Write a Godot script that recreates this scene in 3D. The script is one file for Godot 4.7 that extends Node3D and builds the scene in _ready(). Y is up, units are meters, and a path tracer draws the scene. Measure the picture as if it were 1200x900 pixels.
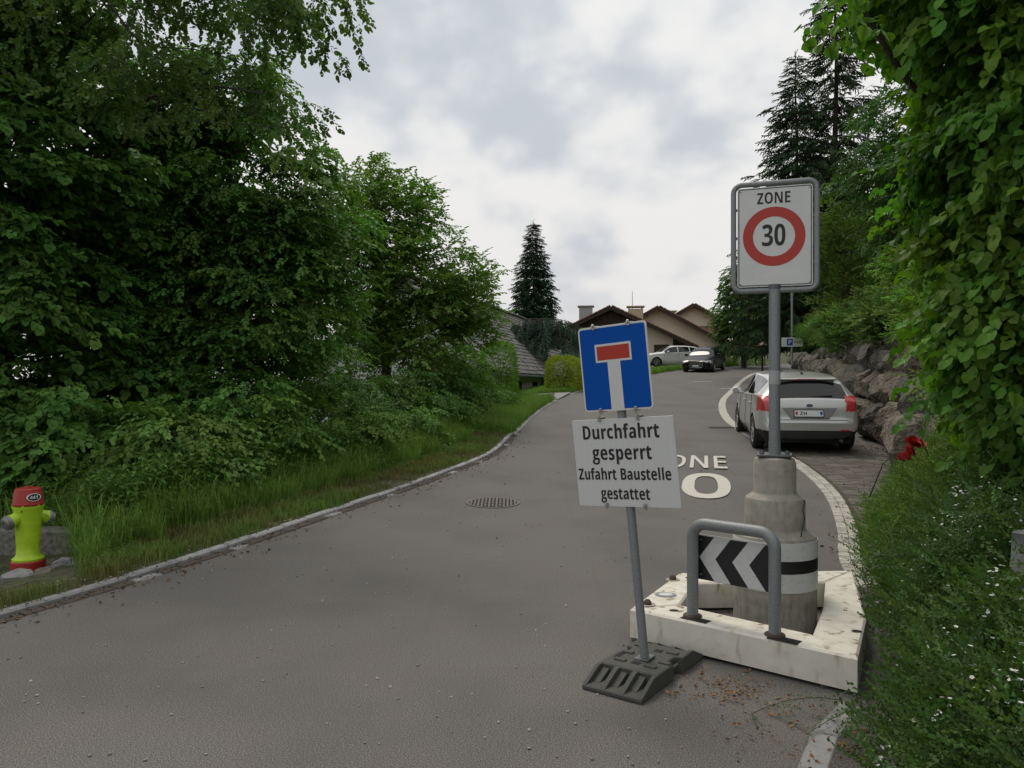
extends Node3D

const EYE := 1.6      # height of the eye over the near road
const FOCAL := 901.0  # focal length in pixels of the 1200 x 900 photograph

var rng := RandomNumberGenerator.new()
var M := {}           # materials
var S := {}           # shared sprig meshes
var taken := {}
var bumps := FastNoiseLite.new()

# ------------------------------------------------------------------ the lie of the land
const LEFT_EDGE := [[-300.0, -6.0], [-10.0, -5.6], [0.0, -4.35], [3.0, -3.95], [5.2, -3.49], [5.84, -3.24], [6.6, -2.95], [7.7, -2.55], [9.0, -2.05], [11.2, -1.24], [14.05, -0.39], [16.8, 0.0], [20.2, 0.45], [23.9, 1.06], [27.9, 2.0], [33.0, 3.7], [38.0, 5.6], [42.7, 7.8], [46.8, 10.0], [50.0, 12.5], [54.0, 16.0], [60.0, 22.0], [70.0, 34.0]]
const RIGHT_EDGE := [[-300.0, 2.0], [-10.0, 1.6], [0.0, 0.95], [2.6, 1.05], [3.4, 1.36], [4.2, 2.0], [5.0, 2.4], [6.9, 2.97], [8.0, 3.42], [10.0, 4.1], [12.0, 4.56], [15.0, 5.0], [18.0, 5.3], [20.2, 5.6], [25.4, 6.9], [30.0, 8.5], [35.0, 10.3], [40.0, 12.2], [43.7, 13.8], [47.0, 16.0], [50.0, 18.7], [54.0, 23.0], [60.0, 32.0], [70.0, 46.0]]
const BANK_FOOT := [[-300.0, 3.0], [-10.0, 2.0], [0.0, 1.25], [2.6, 1.38], [3.2, 1.62], [3.9, 1.85], [4.5, 2.2], [5.6, 2.85], [7.4, 3.62], [10.0, 5.1], [13.5, 7.0], [16.0, 7.65], [21.0, 8.9], [28.0, 10.6], [35.0, 12.6], [40.0, 15.2], [45.0, 18.8], [50.0, 23.0], [60.0, 38.0], [70.0, 54.0]]

func along(table: Array, d: float) -> float:   # smooth curve through a table of [distance, x]
	var n := table.size()
	if d <= table[0][0]: return table[0][1]
	if d >= table[n - 1][0]: return table[n - 1][1]
	var i := 0
	while table[i + 1][0] < d: i += 1
	var x0: float = table[i][0]; var x1: float = table[i + 1][0]; var y0: float = table[i][1]; var y1: float = table[i + 1][1]
	var s := (y1 - y0) / (x1 - x0)
	var s0 := s; var s1 := s
	if i > 0: s0 = (s + (y0 - float(table[i - 1][1])) / (x0 - float(table[i - 1][0]))) * 0.5
	if i < n - 2: s1 = (s + (float(table[i + 2][1]) - y1) / (float(table[i + 2][0]) - x1)) * 0.5
	var h := x1 - x0; var t := (d - x0) / h
	return y0 * (1 + 2 * t) * (1 - t) * (1 - t) + h * s0 * t * (1 - t) * (1 - t) + y1 * t * t * (3 - 2 * t) + h * s1 * t * t * (t - 1)

func rise(d: float) -> float:   # height of the road at a distance
	if d < 5.5: return 0.0
	if d < 7.5: return 0.04 * (d - 5.5) * (d - 5.5) / 4.0
	if d < 13.0: return 0.04 * (d - 6.5)
	if d < 17.0: return 0.26 + 0.04 * (d - 13.0) + 0.025 * (d - 13.0) * (d - 13.0) / 8.0
	if d < 56.0: return 0.47 + 0.065 * (d - 17.0)
	return 3.005 + 12.0 * (1.0 - exp(-(d - 56.0) * 0.065 / 12.0)) * 0.5

func left_of(d): return along(LEFT_EDGE, d)
func right_of(d): return along(RIGHT_EDGE, d)
func foot_of(d): return along(BANK_FOOT, d)

func verge(e: float, d: float) -> float:   # height over the road, e metres left of it
	var h := 0.035 - 0.12 * clampf(e - 0.8, 0.0, 3.0) - 0.42 * clampf(e - 3.8, 0.0, 22.0)
	h -= 0.1 * exp(-pow((e - 1.8) / 0.9, 2.0) - pow((d - 7.1) / 1.0, 2.0))   # the hydrant stands in a dip
	return h + bumps.get_noise_2d(e * 3.0 + 50.0, d * 3.0) * 0.05 * clampf(e - 0.3, 0.0, 1.0)

func bank(t: float, d: float) -> float:    # height over the road, t metres right of the foot of the bank
	var near := 9.0 * (1.0 - exp(-t * (0.72 + 0.25 * clampf(t - 1.0, 0.0, 1.0)) / 9.0))
	var wall := minf(t * 4.5, lerpf(2.05, 1.4, smoothstep(17.0, 24.0, d))) + 9.0 * (1.0 - exp(-maxf(t - 0.45, 0.0) * 0.8 / 9.0))
	var far := 7.0 * (1.0 - exp(-t * 0.6 / 7.0))
	var h := lerpf(lerpf(near, wall, smoothstep(10.5, 12.6, d)), far, smoothstep(29.0, 38.0, d))
	return h + bumps.get_noise_2d(t * 2.0, d * 2.0) * 0.1 * clampf(t, 0.0, 1.0)

func ground(x: float, d: float) -> float:
	var l = left_of(d)
	if x < l: return rise(d) + verge(l - x, d)
	var f = foot_of(d)
	if x > f: return rise(d) + bank(x - f, d)
	return rise(d)

func at(px: float, py: float, d: float) -> Vector3:   # the place that a pixel of the photograph shows at a distance
	return Vector3((px - 600.0) / FOCAL * d, EYE - (py - 450.0) / FOCAL * d, -d)

func on(x: float, d: float, lift := 0.0) -> Vector3:
	return Vector3(x, ground(x, d) + lift, -d)

# ------------------------------------------------------------------ names, metas, meshes
func numbered(called: String) -> String:
	taken[called] = taken.get(called, -1) + 1
	return called if taken[called] == 0 else "%s_%03d" % [called, taken[called]]

func tag(o: Node, label := "", category := "", group := "", kind := "") -> Node:
	if label: o.set_meta("label", label)
	if category: o.set_meta("category", category)
	if group: o.set_meta("group", group)
	if kind: o.set_meta("kind", kind)
	return o

func thing(called: String, label: String, category: String, where := Vector3.ZERO, turn := 0.0, group := "") -> Node3D:
	var o := Node3D.new()
	o.name = numbered(called)
	add_child(o)
	o.position = where
	o.rotation.y = turn
	tag(o, label, category, group)
	return o

func structure(called: String, where := Vector3.ZERO) -> Node3D:
	var o := Node3D.new()
	o.name = numbered(called)
	add_child(o)
	o.position = where
	o.set_meta("kind", "structure")
	return o

func put(mesh: Mesh, called: String, material: Material, parent: Node, xf := Transform3D()) -> MeshInstance3D:
	var o := MeshInstance3D.new()
	o.mesh = mesh
	o.material_override = material
	o.name = numbered(called) if parent == self else called
	o.transform = xf
	parent.add_child(o, true)
	return o

func begin() -> SurfaceTool:
	var st := SurfaceTool.new()
	st.begin(Mesh.PRIMITIVE_TRIANGLES)
	st.set_smooth_group(-1)
	return st

func made(st: SurfaceTool) -> ArrayMesh:
	st.generate_normals()
	return st.commit()

func build(st: SurfaceTool, called: String, material: Material, parent: Node, xf := Transform3D()) -> MeshInstance3D:
	return put(made(st), called, material, parent, xf)

func tri(st: SurfaceTool, a: Vector3, b: Vector3, c: Vector3) -> void:
	st.add_vertex(a); st.add_vertex(b); st.add_vertex(c)

func quad(st: SurfaceTool, a: Vector3, b: Vector3, c: Vector3, d: Vector3) -> void:
	st.add_vertex(a); st.add_vertex(b); st.add_vertex(c)
	st.add_vertex(a); st.add_vertex(c); st.add_vertex(d)

func box(st: SurfaceTool, center: Vector3, size: Vector3, bevel := 0.0, turn := Basis()) -> void:
	var h := size * 0.5
	var b := minf(bevel, minf(h.x, minf(h.y, h.z)) * 0.9)
	var P := func(sx: float, sy: float, sz: float, axis: int) -> Vector3:   # a corner as its face across «axis» sees it
		var v := Vector3(sx * h.x, sy * h.y, sz * h.z)
		if axis != 0: v.x -= sx * b
		if axis != 1: v.y -= sy * b
		if axis != 2: v.z -= sz * b
		return center + turn * v
	st.set_smooth_group(-1)
	for s in [-1.0, 1.0]:
		quad(st, P.call(s, -1, -s, 0), P.call(s, -1, s, 0), P.call(s, 1, s, 0), P.call(s, 1, -s, 0))
		quad(st, P.call(-1, s, s, 1), P.call(1, s, s, 1), P.call(1, s, -s, 1), P.call(-1, s, -s, 1))
		quad(st, P.call(-s, -1, s, 2), P.call(-s, 1, s, 2), P.call(s, 1, s, 2), P.call(s, -1, s, 2))
	if b <= 0.0: return
	for s in [-1.0, 1.0]:
		for r in [-1.0, 1.0]:
			quad(st, P.call(-1, s, r, 1), P.call(1, s, r, 1), P.call(1, s, r, 2), P.call(-1, s, r, 2))
			quad(st, P.call(s, -1, r, 0), P.call(s, 1, r, 0), P.call(s, 1, r, 2), P.call(s, -1, r, 2))
			quad(st, P.call(s, r, -1, 0), P.call(s, r, 1, 0), P.call(s, r, 1, 1), P.call(s, r, -1, 1))
			for q in [-1.0, 1.0]:
				tri(st, P.call(s, r, q, 0), P.call(s, r, q, 1), P.call(s, r, q, 2))

func ring(center: Vector3, along_: Vector3, r: float, sides: int, side := Vector3.ZERO) -> PackedVector3Array:
	var a := side if side != Vector3.ZERO else (Vector3.UP.cross(along_) if absf(along_.y) < 0.95 else Vector3.RIGHT.cross(along_))
	a = (a - along_ * a.dot(along_)).normalized()
	var b := along_.cross(a).normalized()
	var out := PackedVector3Array()
	for i in sides:
		out.append(center + (a * cos(TAU * i / sides) + b * sin(TAU * i / sides)) * r)
	return out

func tube(st: SurfaceTool, path: Array, radii: Array, sides := 8, caps := true) -> void:
	var n := path.size()
	var rings := []
	var side := Vector3.ZERO
	for i in n:
		var t: Vector3 = (path[mini(i + 1, n - 1)] - path[maxi(i - 1, 0)]).normalized()
		if side == Vector3.ZERO:
			side = Vector3.UP.cross(t) if absf(t.y) < 0.95 else Vector3.RIGHT.cross(t)
		side = (side - t * side.dot(t)).normalized()
		rings.append(ring(path[i], t, radii[mini(i, radii.size() - 1)], sides, side))
	st.set_smooth_group(1)
	for i in n - 1:
		for k in sides:
			var l := (k + 1) % sides
			quad(st, rings[i][k], rings[i + 1][k], rings[i + 1][l], rings[i][l])
	if not caps: return
	st.set_smooth_group(-1)
	for e in [0, n - 1]:
		for k in sides:
			tri(st, path[e], rings[e][k], rings[e][(k + 1) % sides])

func lathe(st: SurfaceTool, xf: Transform3D, profile: Array, segs := 24, crease := 0.5) -> void:   # profile: Vector2(radius, height), turned round y
	var group := 1
	for i in profile.size() - 1:
		var a: Vector2 = profile[i]; var b: Vector2 = profile[i + 1]
		if i > 0 and absf((a - profile[i - 1]).angle_to(b - a)) > crease: group += 1
		st.set_smooth_group(group)
		for k in segs:
			var p := TAU * k / segs; var q := TAU * ((k + 1) % segs) / segs
			var v := [Vector3(a.x * cos(p), a.y, a.x * sin(p)), Vector3(a.x * cos(q), a.y, a.x * sin(q)), Vector3(b.x * cos(q), b.y, b.x * sin(q)), Vector3(b.x * cos(p), b.y, b.x * sin(p))]
			if a.x < 1e-5: tri(st, xf * v[0], xf * v[2], xf * v[3])
			elif b.x < 1e-5: tri(st, xf * v[0], xf * v[1], xf * v[2])
			else: quad(st, xf * v[0], xf * v[1], xf * v[2], xf * v[3])
	st.set_smooth_group(-1)

func inset(poly: PackedVector2Array, by: float) -> PackedVector2Array:
	var n := poly.size()
	var area := 0.0
	for i in n: area += poly[i].cross(poly[(i + 1) % n])
	var out := PackedVector2Array()
	for i in n:
		var e0 := (poly[i] - poly[(i + n - 1) % n]).normalized(); var e1 := (poly[(i + 1) % n] - poly[i]).normalized()
		var m := (e0.orthogonal() + e1.orthogonal()).normalized() * -signf(area)
		var c := maxf(0.3, absf(m.dot(e1.orthogonal())))
		var q := poly[i] + m * by / c
		var q2 := poly[i] - m * by / c
		out.append(q if Geometry2D.is_point_in_polygon(poly[i] + m * 1e-4, poly) else q2)
	return out

func prism(st: SurfaceTool, xf: Transform3D, poly: PackedVector2Array, z0: float, z1: float, bevel := 0.0) -> void:   # a polygon in x and y, thick along z, its edge at z1 chamfered
	st.set_smooth_group(-1)
	var n := poly.size()
	var top := inset(poly, bevel) if bevel > 0.0 else poly
	var zb := z1 - bevel * signf(z1 - z0)
	for i in n:
		var a := poly[i]; var b := poly[(i + 1) % n]
		quad(st, xf * Vector3(a.x, a.y, z0), xf * Vector3(b.x, b.y, z0), xf * Vector3(b.x, b.y, zb), xf * Vector3(a.x, a.y, zb))
		if bevel > 0.0:
			var c := top[i]; var d := top[(i + 1) % n]
			quad(st, xf * Vector3(a.x, a.y, zb), xf * Vector3(b.x, b.y, zb), xf * Vector3(d.x, d.y, z1), xf * Vector3(c.x, c.y, z1))
	var t := Geometry2D.triangulate_polygon(poly)
	for i in range(0, t.size(), 3):
		tri(st, xf * Vector3(poly[t[i]].x, poly[t[i]].y, z0), xf * Vector3(poly[t[i + 1]].x, poly[t[i + 1]].y, z0), xf * Vector3(poly[t[i + 2]].x, poly[t[i + 2]].y, z0))
		tri(st, xf * Vector3(top[t[i]].x, top[t[i]].y, z1), xf * Vector3(top[t[i + 2]].x, top[t[i + 2]].y, z1), xf * Vector3(top[t[i + 1]].x, top[t[i + 1]].y, z1))

func rounded(w: float, h: float, r: float, k := 5) -> PackedVector2Array:
	var out := PackedVector2Array()
	for c in 4:
		var m := Vector2((w * 0.5 - r) * (1 if c in [0, 3] else -1), (h * 0.5 - r) * (1 if c < 2 else -1))
		for i in k + 1:
			var a := PI * 0.5 * (c + float(i) / k)
			out.append(m + Vector2(cos(a), sin(a)) * r)
	return out

func disc(st: SurfaceTool, xf: Transform3D, r_in: float, r_out: float, z0: float, z1: float, segs := 40, sx := 1.0) -> void:   # a flat ring facing z
	for k in segs:
		var p := TAU * k / segs; var q := TAU * (k + 1) / segs
		var P := func(r: float, a: float, z: float) -> Vector3: return xf * Vector3(cos(a) * r * sx, sin(a) * r, z)
		if r_in > 0.0:
			quad(st, P.call(r_in, p, z1), P.call(r_out, p, z1), P.call(r_out, q, z1), P.call(r_in, q, z1))
			quad(st, P.call(r_in, p, z0), P.call(r_in, q, z0), P.call(r_in, q, z1), P.call(r_in, p, z1))
		else:
			tri(st, P.call(0.0, 0.0, z1), P.call(r_out, p, z1), P.call(r_out, q, z1))
		quad(st, P.call(r_out, p, z0), P.call(r_out, q, z0), P.call(r_out, q, z1), P.call(r_out, p, z1))

func lettering(words: String, tall: float, wide: float, material: Material, parent: Node, xf: Transform3D, bold := false, thick := 0.0012, heavier := 0.0) -> MeshInstance3D:   # «wide» is the width that the line is fitted to, «tall» that of its capitals
	var t := TextMesh.new()
	var f := SystemFont.new()
	f.font_names = PackedStringArray(["Droid Sans"])
	f.font_weight = 700 if bold else 400
	if heavier > 0.0:
		var fv := FontVariation.new()
		fv.base_font = f
		fv.variation_embolden = heavier
		t.font = fv
	else: t.font = f
	t.font_size = 64
	t.pixel_size = tall / (64.0 * 0.714)
	t.depth = thick
	t.text = words
	t.curve_step = 0.5
	var w := t.get_aabb().size.x
	var fit := Transform3D(Basis().scaled(Vector3(wide / w, 1, 1)), Vector3.ZERO)
	return put(t, "lettering", material, parent, xf * fit)

# ------------------------------------------------------------------ materials
func lin(r: float, g: float, b: float) -> Color: return Color(r, g, b).linear_to_srgb()

func plain(c: Color, rough := 0.6, metal := 0.0) -> StandardMaterial3D:
	var m := StandardMaterial3D.new()
	m.albedo_color = c
	m.roughness = rough
	m.metallic = metal
	return m

func noise_picture(frequency: float, ramp: Array, size := 512, octaves := 4, seed_ := 1, kind := FastNoiseLite.TYPE_SIMPLEX_SMOOTH, stretch := Vector2.ONE) -> NoiseTexture2D:
	var n := FastNoiseLite.new()
	n.noise_type = kind
	n.frequency = frequency
	n.fractal_octaves = octaves
	n.seed = seed_
	var t := NoiseTexture2D.new()
	t.noise = n
	t.width = int(size * stretch.x)
	t.height = int(size * stretch.y)
	t.seamless = true
	t.normalize = true
	if ramp:
		var g := Gradient.new()
		g.offsets = PackedFloat32Array(ramp.map(func(r): return r[0]))
		g.colors = PackedColorArray(ramp.map(func(r): return r[1]))
		t.color_ramp = g
	return t

func surface(ramp: Array, frequency: float, metres: float, rough := 0.85, relief := 0.0, relief_metres := 0.0, octaves := 4, seed_ := 1) -> StandardMaterial3D:   # a mottled material, its picture «metres» wide
	var m := StandardMaterial3D.new()
	m.albedo_texture = noise_picture(frequency, ramp, 512, octaves, seed_)
	m.uv1_triplanar = true
	m.uv1_world_triplanar = true
	m.uv1_scale = Vector3.ONE / metres
	m.roughness = rough
	if relief > 0.0:
		m.heightmap_enabled = true
		m.heightmap_texture = noise_picture(frequency * 1.3, [], 512, 5, seed_ + 5)
		m.heightmap_scale = relief
	return m

func over(m: StandardMaterial3D, frequency: float, ramp: Array, metres: float, seed_ := 7, stretch := Vector3.ONE, size := 512) -> StandardMaterial3D:   # a second, coarser or finer pattern multiplied on
	m.detail_enabled = true
	m.detail_blend_mode = BaseMaterial3D.BLEND_MODE_MUL
	m.detail_albedo = noise_picture(frequency, ramp, size, 4, seed_)
	m.detail_uv_layer = BaseMaterial3D.DETAIL_UV_2
	m.uv2_triplanar = true
	m.uv2_world_triplanar = true
	m.uv2_scale = stretch / metres
	return m

func grey(v: float, tint := Color(1, 1, 1)) -> Color: return lin(v * tint.r, v * tint.g, v * tint.b)

func leafy(rough := 0.55, through := Color(0.62, 0.74, 0.25)) -> StandardMaterial3D:
	var m := StandardMaterial3D.new()
	m.vertex_color_use_as_albedo = true
	m.roughness = rough
	m.metallic_specular = 0.35
	m.backlight_enabled = true
	m.backlight = through.linear_to_srgb()
	return m

# ------------------------------------------------------------------ leaves and plants
func leaf_into(st: SurfaceTool, base: Vector3, dir: Vector3, up: Vector3, l: float, w: float, fold := 0.18, curl := 0.15, tint := Color.WHITE) -> void:
	var side := dir.cross(up).normalized()
	var n := side.cross(dir).normalized()
	var tip := base + dir * l - n * curl * l
	var mid := base + dir * l * 0.5 - n * curl * l * 0.2
	st.set_color(tint)
	for s in [-1.0, 1.0]:
		var p: Vector3 = base + dir * l * 0.22 + side * (w * 0.48 * s) + n * fold * w
		var q: Vector3 = base + dir * l * 0.68 + side * (w * 0.44 * s) + n * (fold * w - curl * l * 0.4)
		tri(st, base, p, mid)
		tri(st, p, q, mid)
		tri(st, q, tip, mid)

func slim_leaf(st: SurfaceTool, base: Vector3, dir: Vector3, up: Vector3, l: float, w: float, curl := 0.2, tint := Color.WHITE) -> void:
	var side := dir.cross(up).normalized()
	var n := side.cross(dir).normalized()
	st.set_color(tint)
	var tip := base + dir * l - n * curl * l
	var a := base + dir * l * 0.4 + side * w * 0.5 + n * w * 0.15
	var b := base + dir * l * 0.4 - side * w * 0.5 + n * w * 0.15
	tri(st, base, a, tip)
	tri(st, base, tip, b)

func sprig(leaves: int, stem: float, l: float, w: float, droop := 0.2, slim := false, seed_ := 1, flat := 0.6) -> ArrayMesh:   # a twig along x with leaves to both sides
	var r := RandomNumberGenerator.new()
	r.seed = seed_
	var st := begin()
	for i in leaves:
		var t := (i + 0.6) / leaves
		var p := Vector3(stem * t, -droop * stem * t * t + r.randf_range(-0.04, 0.04) * stem, r.randf_range(-0.05, 0.05) * stem)
		var a := (0.9 if i % 2 else -0.9) * r.randf_range(0.5, 1.5) * (1.0 - 0.6 * t)
		var dir := Vector3(cos(a), r.randf_range(-0.6, 0.2) - droop * t, sin(a)).normalized()
		var up := Vector3(r.randf_range(-1, 1) * (1.0 - flat), 1, r.randf_range(-1, 1) * (1.0 - flat)).normalized()
		var k := r.randf_range(0.7, 1.15)
		var v := r.randf_range(0.8, 1.2)
		if slim: slim_leaf(st, p, dir, up, l * k, w * k, 0.2, Color(v, v, v))
		else: leaf_into(st, p, dir, up, l * k, w * k, r.randf_range(0.05, 0.25), r.randf_range(0.0, 0.3), Color(v, v, v))
	return made(st)

func hanging_sprig(leaves: int, stem: float, l: float, w: float, seed_ := 3) -> ArrayMesh:   # a twig that hangs along -y
	var r := RandomNumberGenerator.new()
	r.seed = seed_
	var st := begin()
	for i in leaves:
		var t := (i + 0.4) / leaves
		var p := Vector3(sin(t * 2.0) * stem * 0.12, -stem * t, cos(t * 3.0) * stem * 0.05)
		var a := r.randf() * TAU
		var dir := Vector3(cos(a), r.randf_range(-1.4, -0.3), sin(a)).normalized()
		var k := r.randf_range(0.7, 1.2)
		var v := r.randf_range(0.8, 1.2)
		leaf_into(st, p, dir, Vector3(-sin(a) * 0.5, 1, cos(a) * 0.6 + r.randf_range(-0.5, 0.5)).normalized(), l * k, w * k, 0.1, 0.1, Color(v, v, v))
	return made(st)

func heart_leaf(l: float, w: float, fold: float, curl: float) -> ArrayMesh:   # a broad toothed leaf on its stalk, along x
	var st := begin()
	var half := [Vector2(0, 0.0), Vector2(-0.06, 0.2), Vector2(0.03, 0.38), Vector2(0.2, 0.5), Vector2(0.36, 0.49), Vector2(0.5, 0.45), Vector2(0.64, 0.36), Vector2(0.78, 0.22), Vector2(0.88, 0.1), Vector2(1.0, 0.0)]
	st.set_color(Color.WHITE)
	st.set_smooth_group(1)
	for s in [-1.0, 1.0]:
		for i in half.size() - 1:
			var a: Vector2 = half[i]; var b: Vector2 = half[i + 1]
			var P := func(u: float, v: float) -> Vector3: return Vector3(u * l, fold * absf(v) * w - curl * u * u * l, v * w * s)
			var ka := 1.0 + 0.05 * (1 if i % 2 else -1)
			quad(st, P.call(a.x, 0.0), P.call(a.x, a.y * ka), P.call(b.x, b.y / ka), P.call(b.x, 0.0))
	st.set_smooth_group(-1)
	tube(st, [Vector3(-l * 0.45, l * 0.12, 0), Vector3(0, 0, 0)], [0.0012, 0.001], 4, false)
	return made(st)

func tuft(blades: int, tall: float, spread: float, w: float, seed_ := 1, bend := 0.5) -> ArrayMesh:
	var r := RandomNumberGenerator.new()
	r.seed = seed_
	var st := begin()
	for i in blades:
		var a := r.randf() * TAU
		var o := Vector3(cos(a), 0, sin(a)) * spread * sqrt(r.randf())
		var b := r.randf() * TAU
		var dir := Vector3(cos(b), 0, sin(b))
		var side := Vector3(-sin(b), 0, cos(b)) * w * r.randf_range(0.6, 1.2)
		var h := tall * r.randf_range(0.5, 1.1)
		var k := bend * r.randf_range(0.2, 1.3)
		var v := r.randf_range(0.75, 1.25)
		st.set_color(Color(v, v, v * r.randf_range(0.8, 1.0)))
		var m1 := o + Vector3(0, h * 0.45, 0) + dir * h * 0.12 * k
		var m2 := o + Vector3(0, h * 0.8, 0) + dir * h * 0.38 * k
		var tip := o + Vector3(0, h * (1.0 - 0.25 * k), 0) + dir * h * 0.8 * k
		quad(st, o - side * 0.5, o + side * 0.5, m1 + side * 0.45, m1 - side * 0.45)
		quad(st, m1 - side * 0.45, m1 + side * 0.45, m2 + side * 0.3, m2 - side * 0.3)
		tri(st, m2 - side * 0.3, m2 + side * 0.3, tip)
	return made(st)

func scatter(called: String, mesh: Mesh, material: Material, parent: Node, xfs: Array, tints: PackedColorArray) -> MultiMeshInstance3D:
	var mm := MultiMesh.new()
	mm.transform_format = MultiMesh.TRANSFORM_3D
	mm.use_colors = true
	mm.mesh = mesh
	mm.instance_count = xfs.size()
	for i in xfs.size():
		mm.set_instance_transform(i, xfs[i])
		mm.set_instance_color(i, tints[i])
	var o := MultiMeshInstance3D.new()
	o.multimesh = mm
	o.material_override = material
	o.name = numbered(called) if parent == self else called
	parent.add_child(o, true)
	o.set_meta("kind", "stuff")
	return o

func tinted(c: Color, spread := 0.25) -> Color:
	var v := rng.randf_range(1.0 - spread, 1.0 + spread)
	var h := rng.randf_range(-0.5, 0.5) * spread
	return Color(c.r * v * (1.0 + h), c.g * v, c.b * v * (1.0 - h * 0.6))

func turned(yaw: float, pitch: float, roll: float, k: float) -> Basis:   # x points along the yaw, raised by the pitch
	return (Basis(Vector3.UP, -yaw) * Basis(Vector3.BACK, pitch) * Basis(Vector3.RIGHT, roll)).scaled(Vector3(k, k, k))

func in_ball() -> Vector3:
	var v := Vector3(rng.randfn(), rng.randfn(), rng.randfn())
	return v.normalized()

func bough(st: SurfaceTool, a: Vector3, b: Vector3, r0: float, r1: float, sag := 0.12, sides := 6) -> void:
	var pts := []
	var radii := []
	var n := 5
	var off := Vector3(rng.randf_range(-1, 1), rng.randf_range(-0.3, 1.0), rng.randf_range(-1, 1)) * a.distance_to(b) * sag
	for i in n + 1:
		var t := float(i) / n
		pts.append(a.lerp(b, t) + off * 4.0 * t * (1.0 - t) + in_ball() * r0 * 0.4 * (1.0 if i > 0 and i < n else 0.0))
		radii.append(lerpf(r0, r1, t))
	tube(st, pts, radii, sides, false)

# A broadleaved tree or shrub. blobs: [centre in the scene, radii, share]. o: sprig, mat, n (clusters), per, size (cluster radii), col, trunk (radius), gap, pitch, k (scale range), stems (for shrubs)
func plant(called: String, label: String, category: String, group: String, base: Vector3, blobs: Array, o: Dictionary) -> Node3D:
	var t := thing(called, label, category, base, 0.0, group)
	var total := 0.0
	for b in blobs: total += float(b[2])
	var gaps := FastNoiseLite.new()
	gaps.seed = int(absf(base.x * 31.0 + base.z * 17.0))
	gaps.frequency = o.get("gap_size", 0.45)
	gaps.fractal_octaves = 2
	var xfs := []
	var tints := PackedColorArray()
	var sites := []
	var size: Vector3 = o.get("size", Vector3(0.4, 0.16, 0.4))
	var k: Vector2 = o.get("k", Vector2(0.75, 1.25))
	var pitch: Vector2 = o.get("pitch", Vector2(-0.55, 0.25))
	var col: Color = o.col
	for i in int(o.n):
		var pick := rng.randf() * total
		var b = blobs[0]
		for c in blobs:
			b = c
			pick -= float(c[2])
			if pick <= 0.0: break
		var dir := in_ball()
		var p: Vector3 = b[0] + Vector3(dir.x * b[1].x, dir.y * b[1].y, dir.z * b[1].z) * pow(rng.randf(), o.get("shell", 0.42)) * (1.0 + 0.16 * gaps.get_noise_3dv(dir * 4.0 + b[0]))
		if gaps.get_noise_3dv(p) < o.get("gap", -0.25): continue
		if p.y < ground(p.x, -p.z) + 0.08: continue
		sites.append(p)
		var own := tinted(col, o.get("vary", 0.28))
		var out := atan2(dir.z, dir.x)
		var lean := in_ball() * 0.25
		for j in int(o.per):
			var q := in_ball() * pow(rng.randf(), 0.4)
			var off := Vector3(q.x * size.x, q.y * size.y, q.z * size.z)
			off.y += (off.x * lean.x + off.z * lean.z) * 1.2 - (off.x * cos(out) + off.z * sin(out)) * 0.25
			var yaw := out + rng.randf_range(-1.3, 1.3)
			xfs.append(Transform3D(turned(yaw, rng.randf_range(pitch.x, pitch.y), rng.randf_range(-0.5, 0.5), rng.randf_range(k.x, k.y)), p + off - base))
			tints.append(tinted(own, 0.16))
	var r: float = o.get("trunk", 0.0)
	if r > 0.0:
		var top: Vector3 = blobs[0][0] + Vector3(0, blobs[0][1].y * 0.55, 0) - base
		if o.has("top"): top = o.top - base
		var st := begin()
		var path := []
		var radii := []
		for i in 9:
			var s := i / 8.0
			path.append(Vector3(0, -0.25, 0).lerp(top, s) + Vector3(sin(s * 5.0 + base.x), 0, cos(s * 4.0 + base.z)) * 0.12 * top.y * 0.25 * s * (1.2 - s))
			radii.append(lerpf(r * (1.25 if i == 0 else 1.0), r * 0.18, s))
		tube(st, path, radii, 8)
		build(st, "trunk", o.get("bark", M.bark), t)
		for b in blobs:
			var from: Vector3 = path[clampi(int(o.get("fork", 2)) + rng.randi() % 4, 1, 8)]
			var mid: Vector3 = b[0] - base
			st = begin()
			bough(st, from, mid, r * 0.5, r * 0.18)
			var close := sites.filter(func(p): return ((p - b[0]) / b[1]).length() < 1.15)
			for j in mini(int(o.get("twigs", 14)), close.size()):
				var q: Vector3 = close[rng.randi() % close.size()] - base
				bough(st, from.lerp(mid, rng.randf_range(0.4, 1.0)), q, r * 0.16, 0.006, 0.1, 4)
			build(st, "limb", o.get("bark", M.bark), t)
	elif sites.size() > 0:
		var st := begin()
		for j in int(o.get("stems", 14)):
			var q: Vector3 = sites[rng.randi() % sites.size()] - base
			var foot := Vector3(q.x * 0.3 + rng.randf_range(-0.1, 0.1), 0, q.z * 0.3)
			foot.y = ground(base.x + foot.x, -base.z - foot.z) - base.y - 0.05
			bough(st, foot, q, 0.016, 0.005, 0.12, 4)
		build(st, "stems", o.get("bark", M.bark), t)
	scatter("crown" if r > 0.0 else "foliage", o.sprig, o.mat, t, xfs, tints)
	return t

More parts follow.
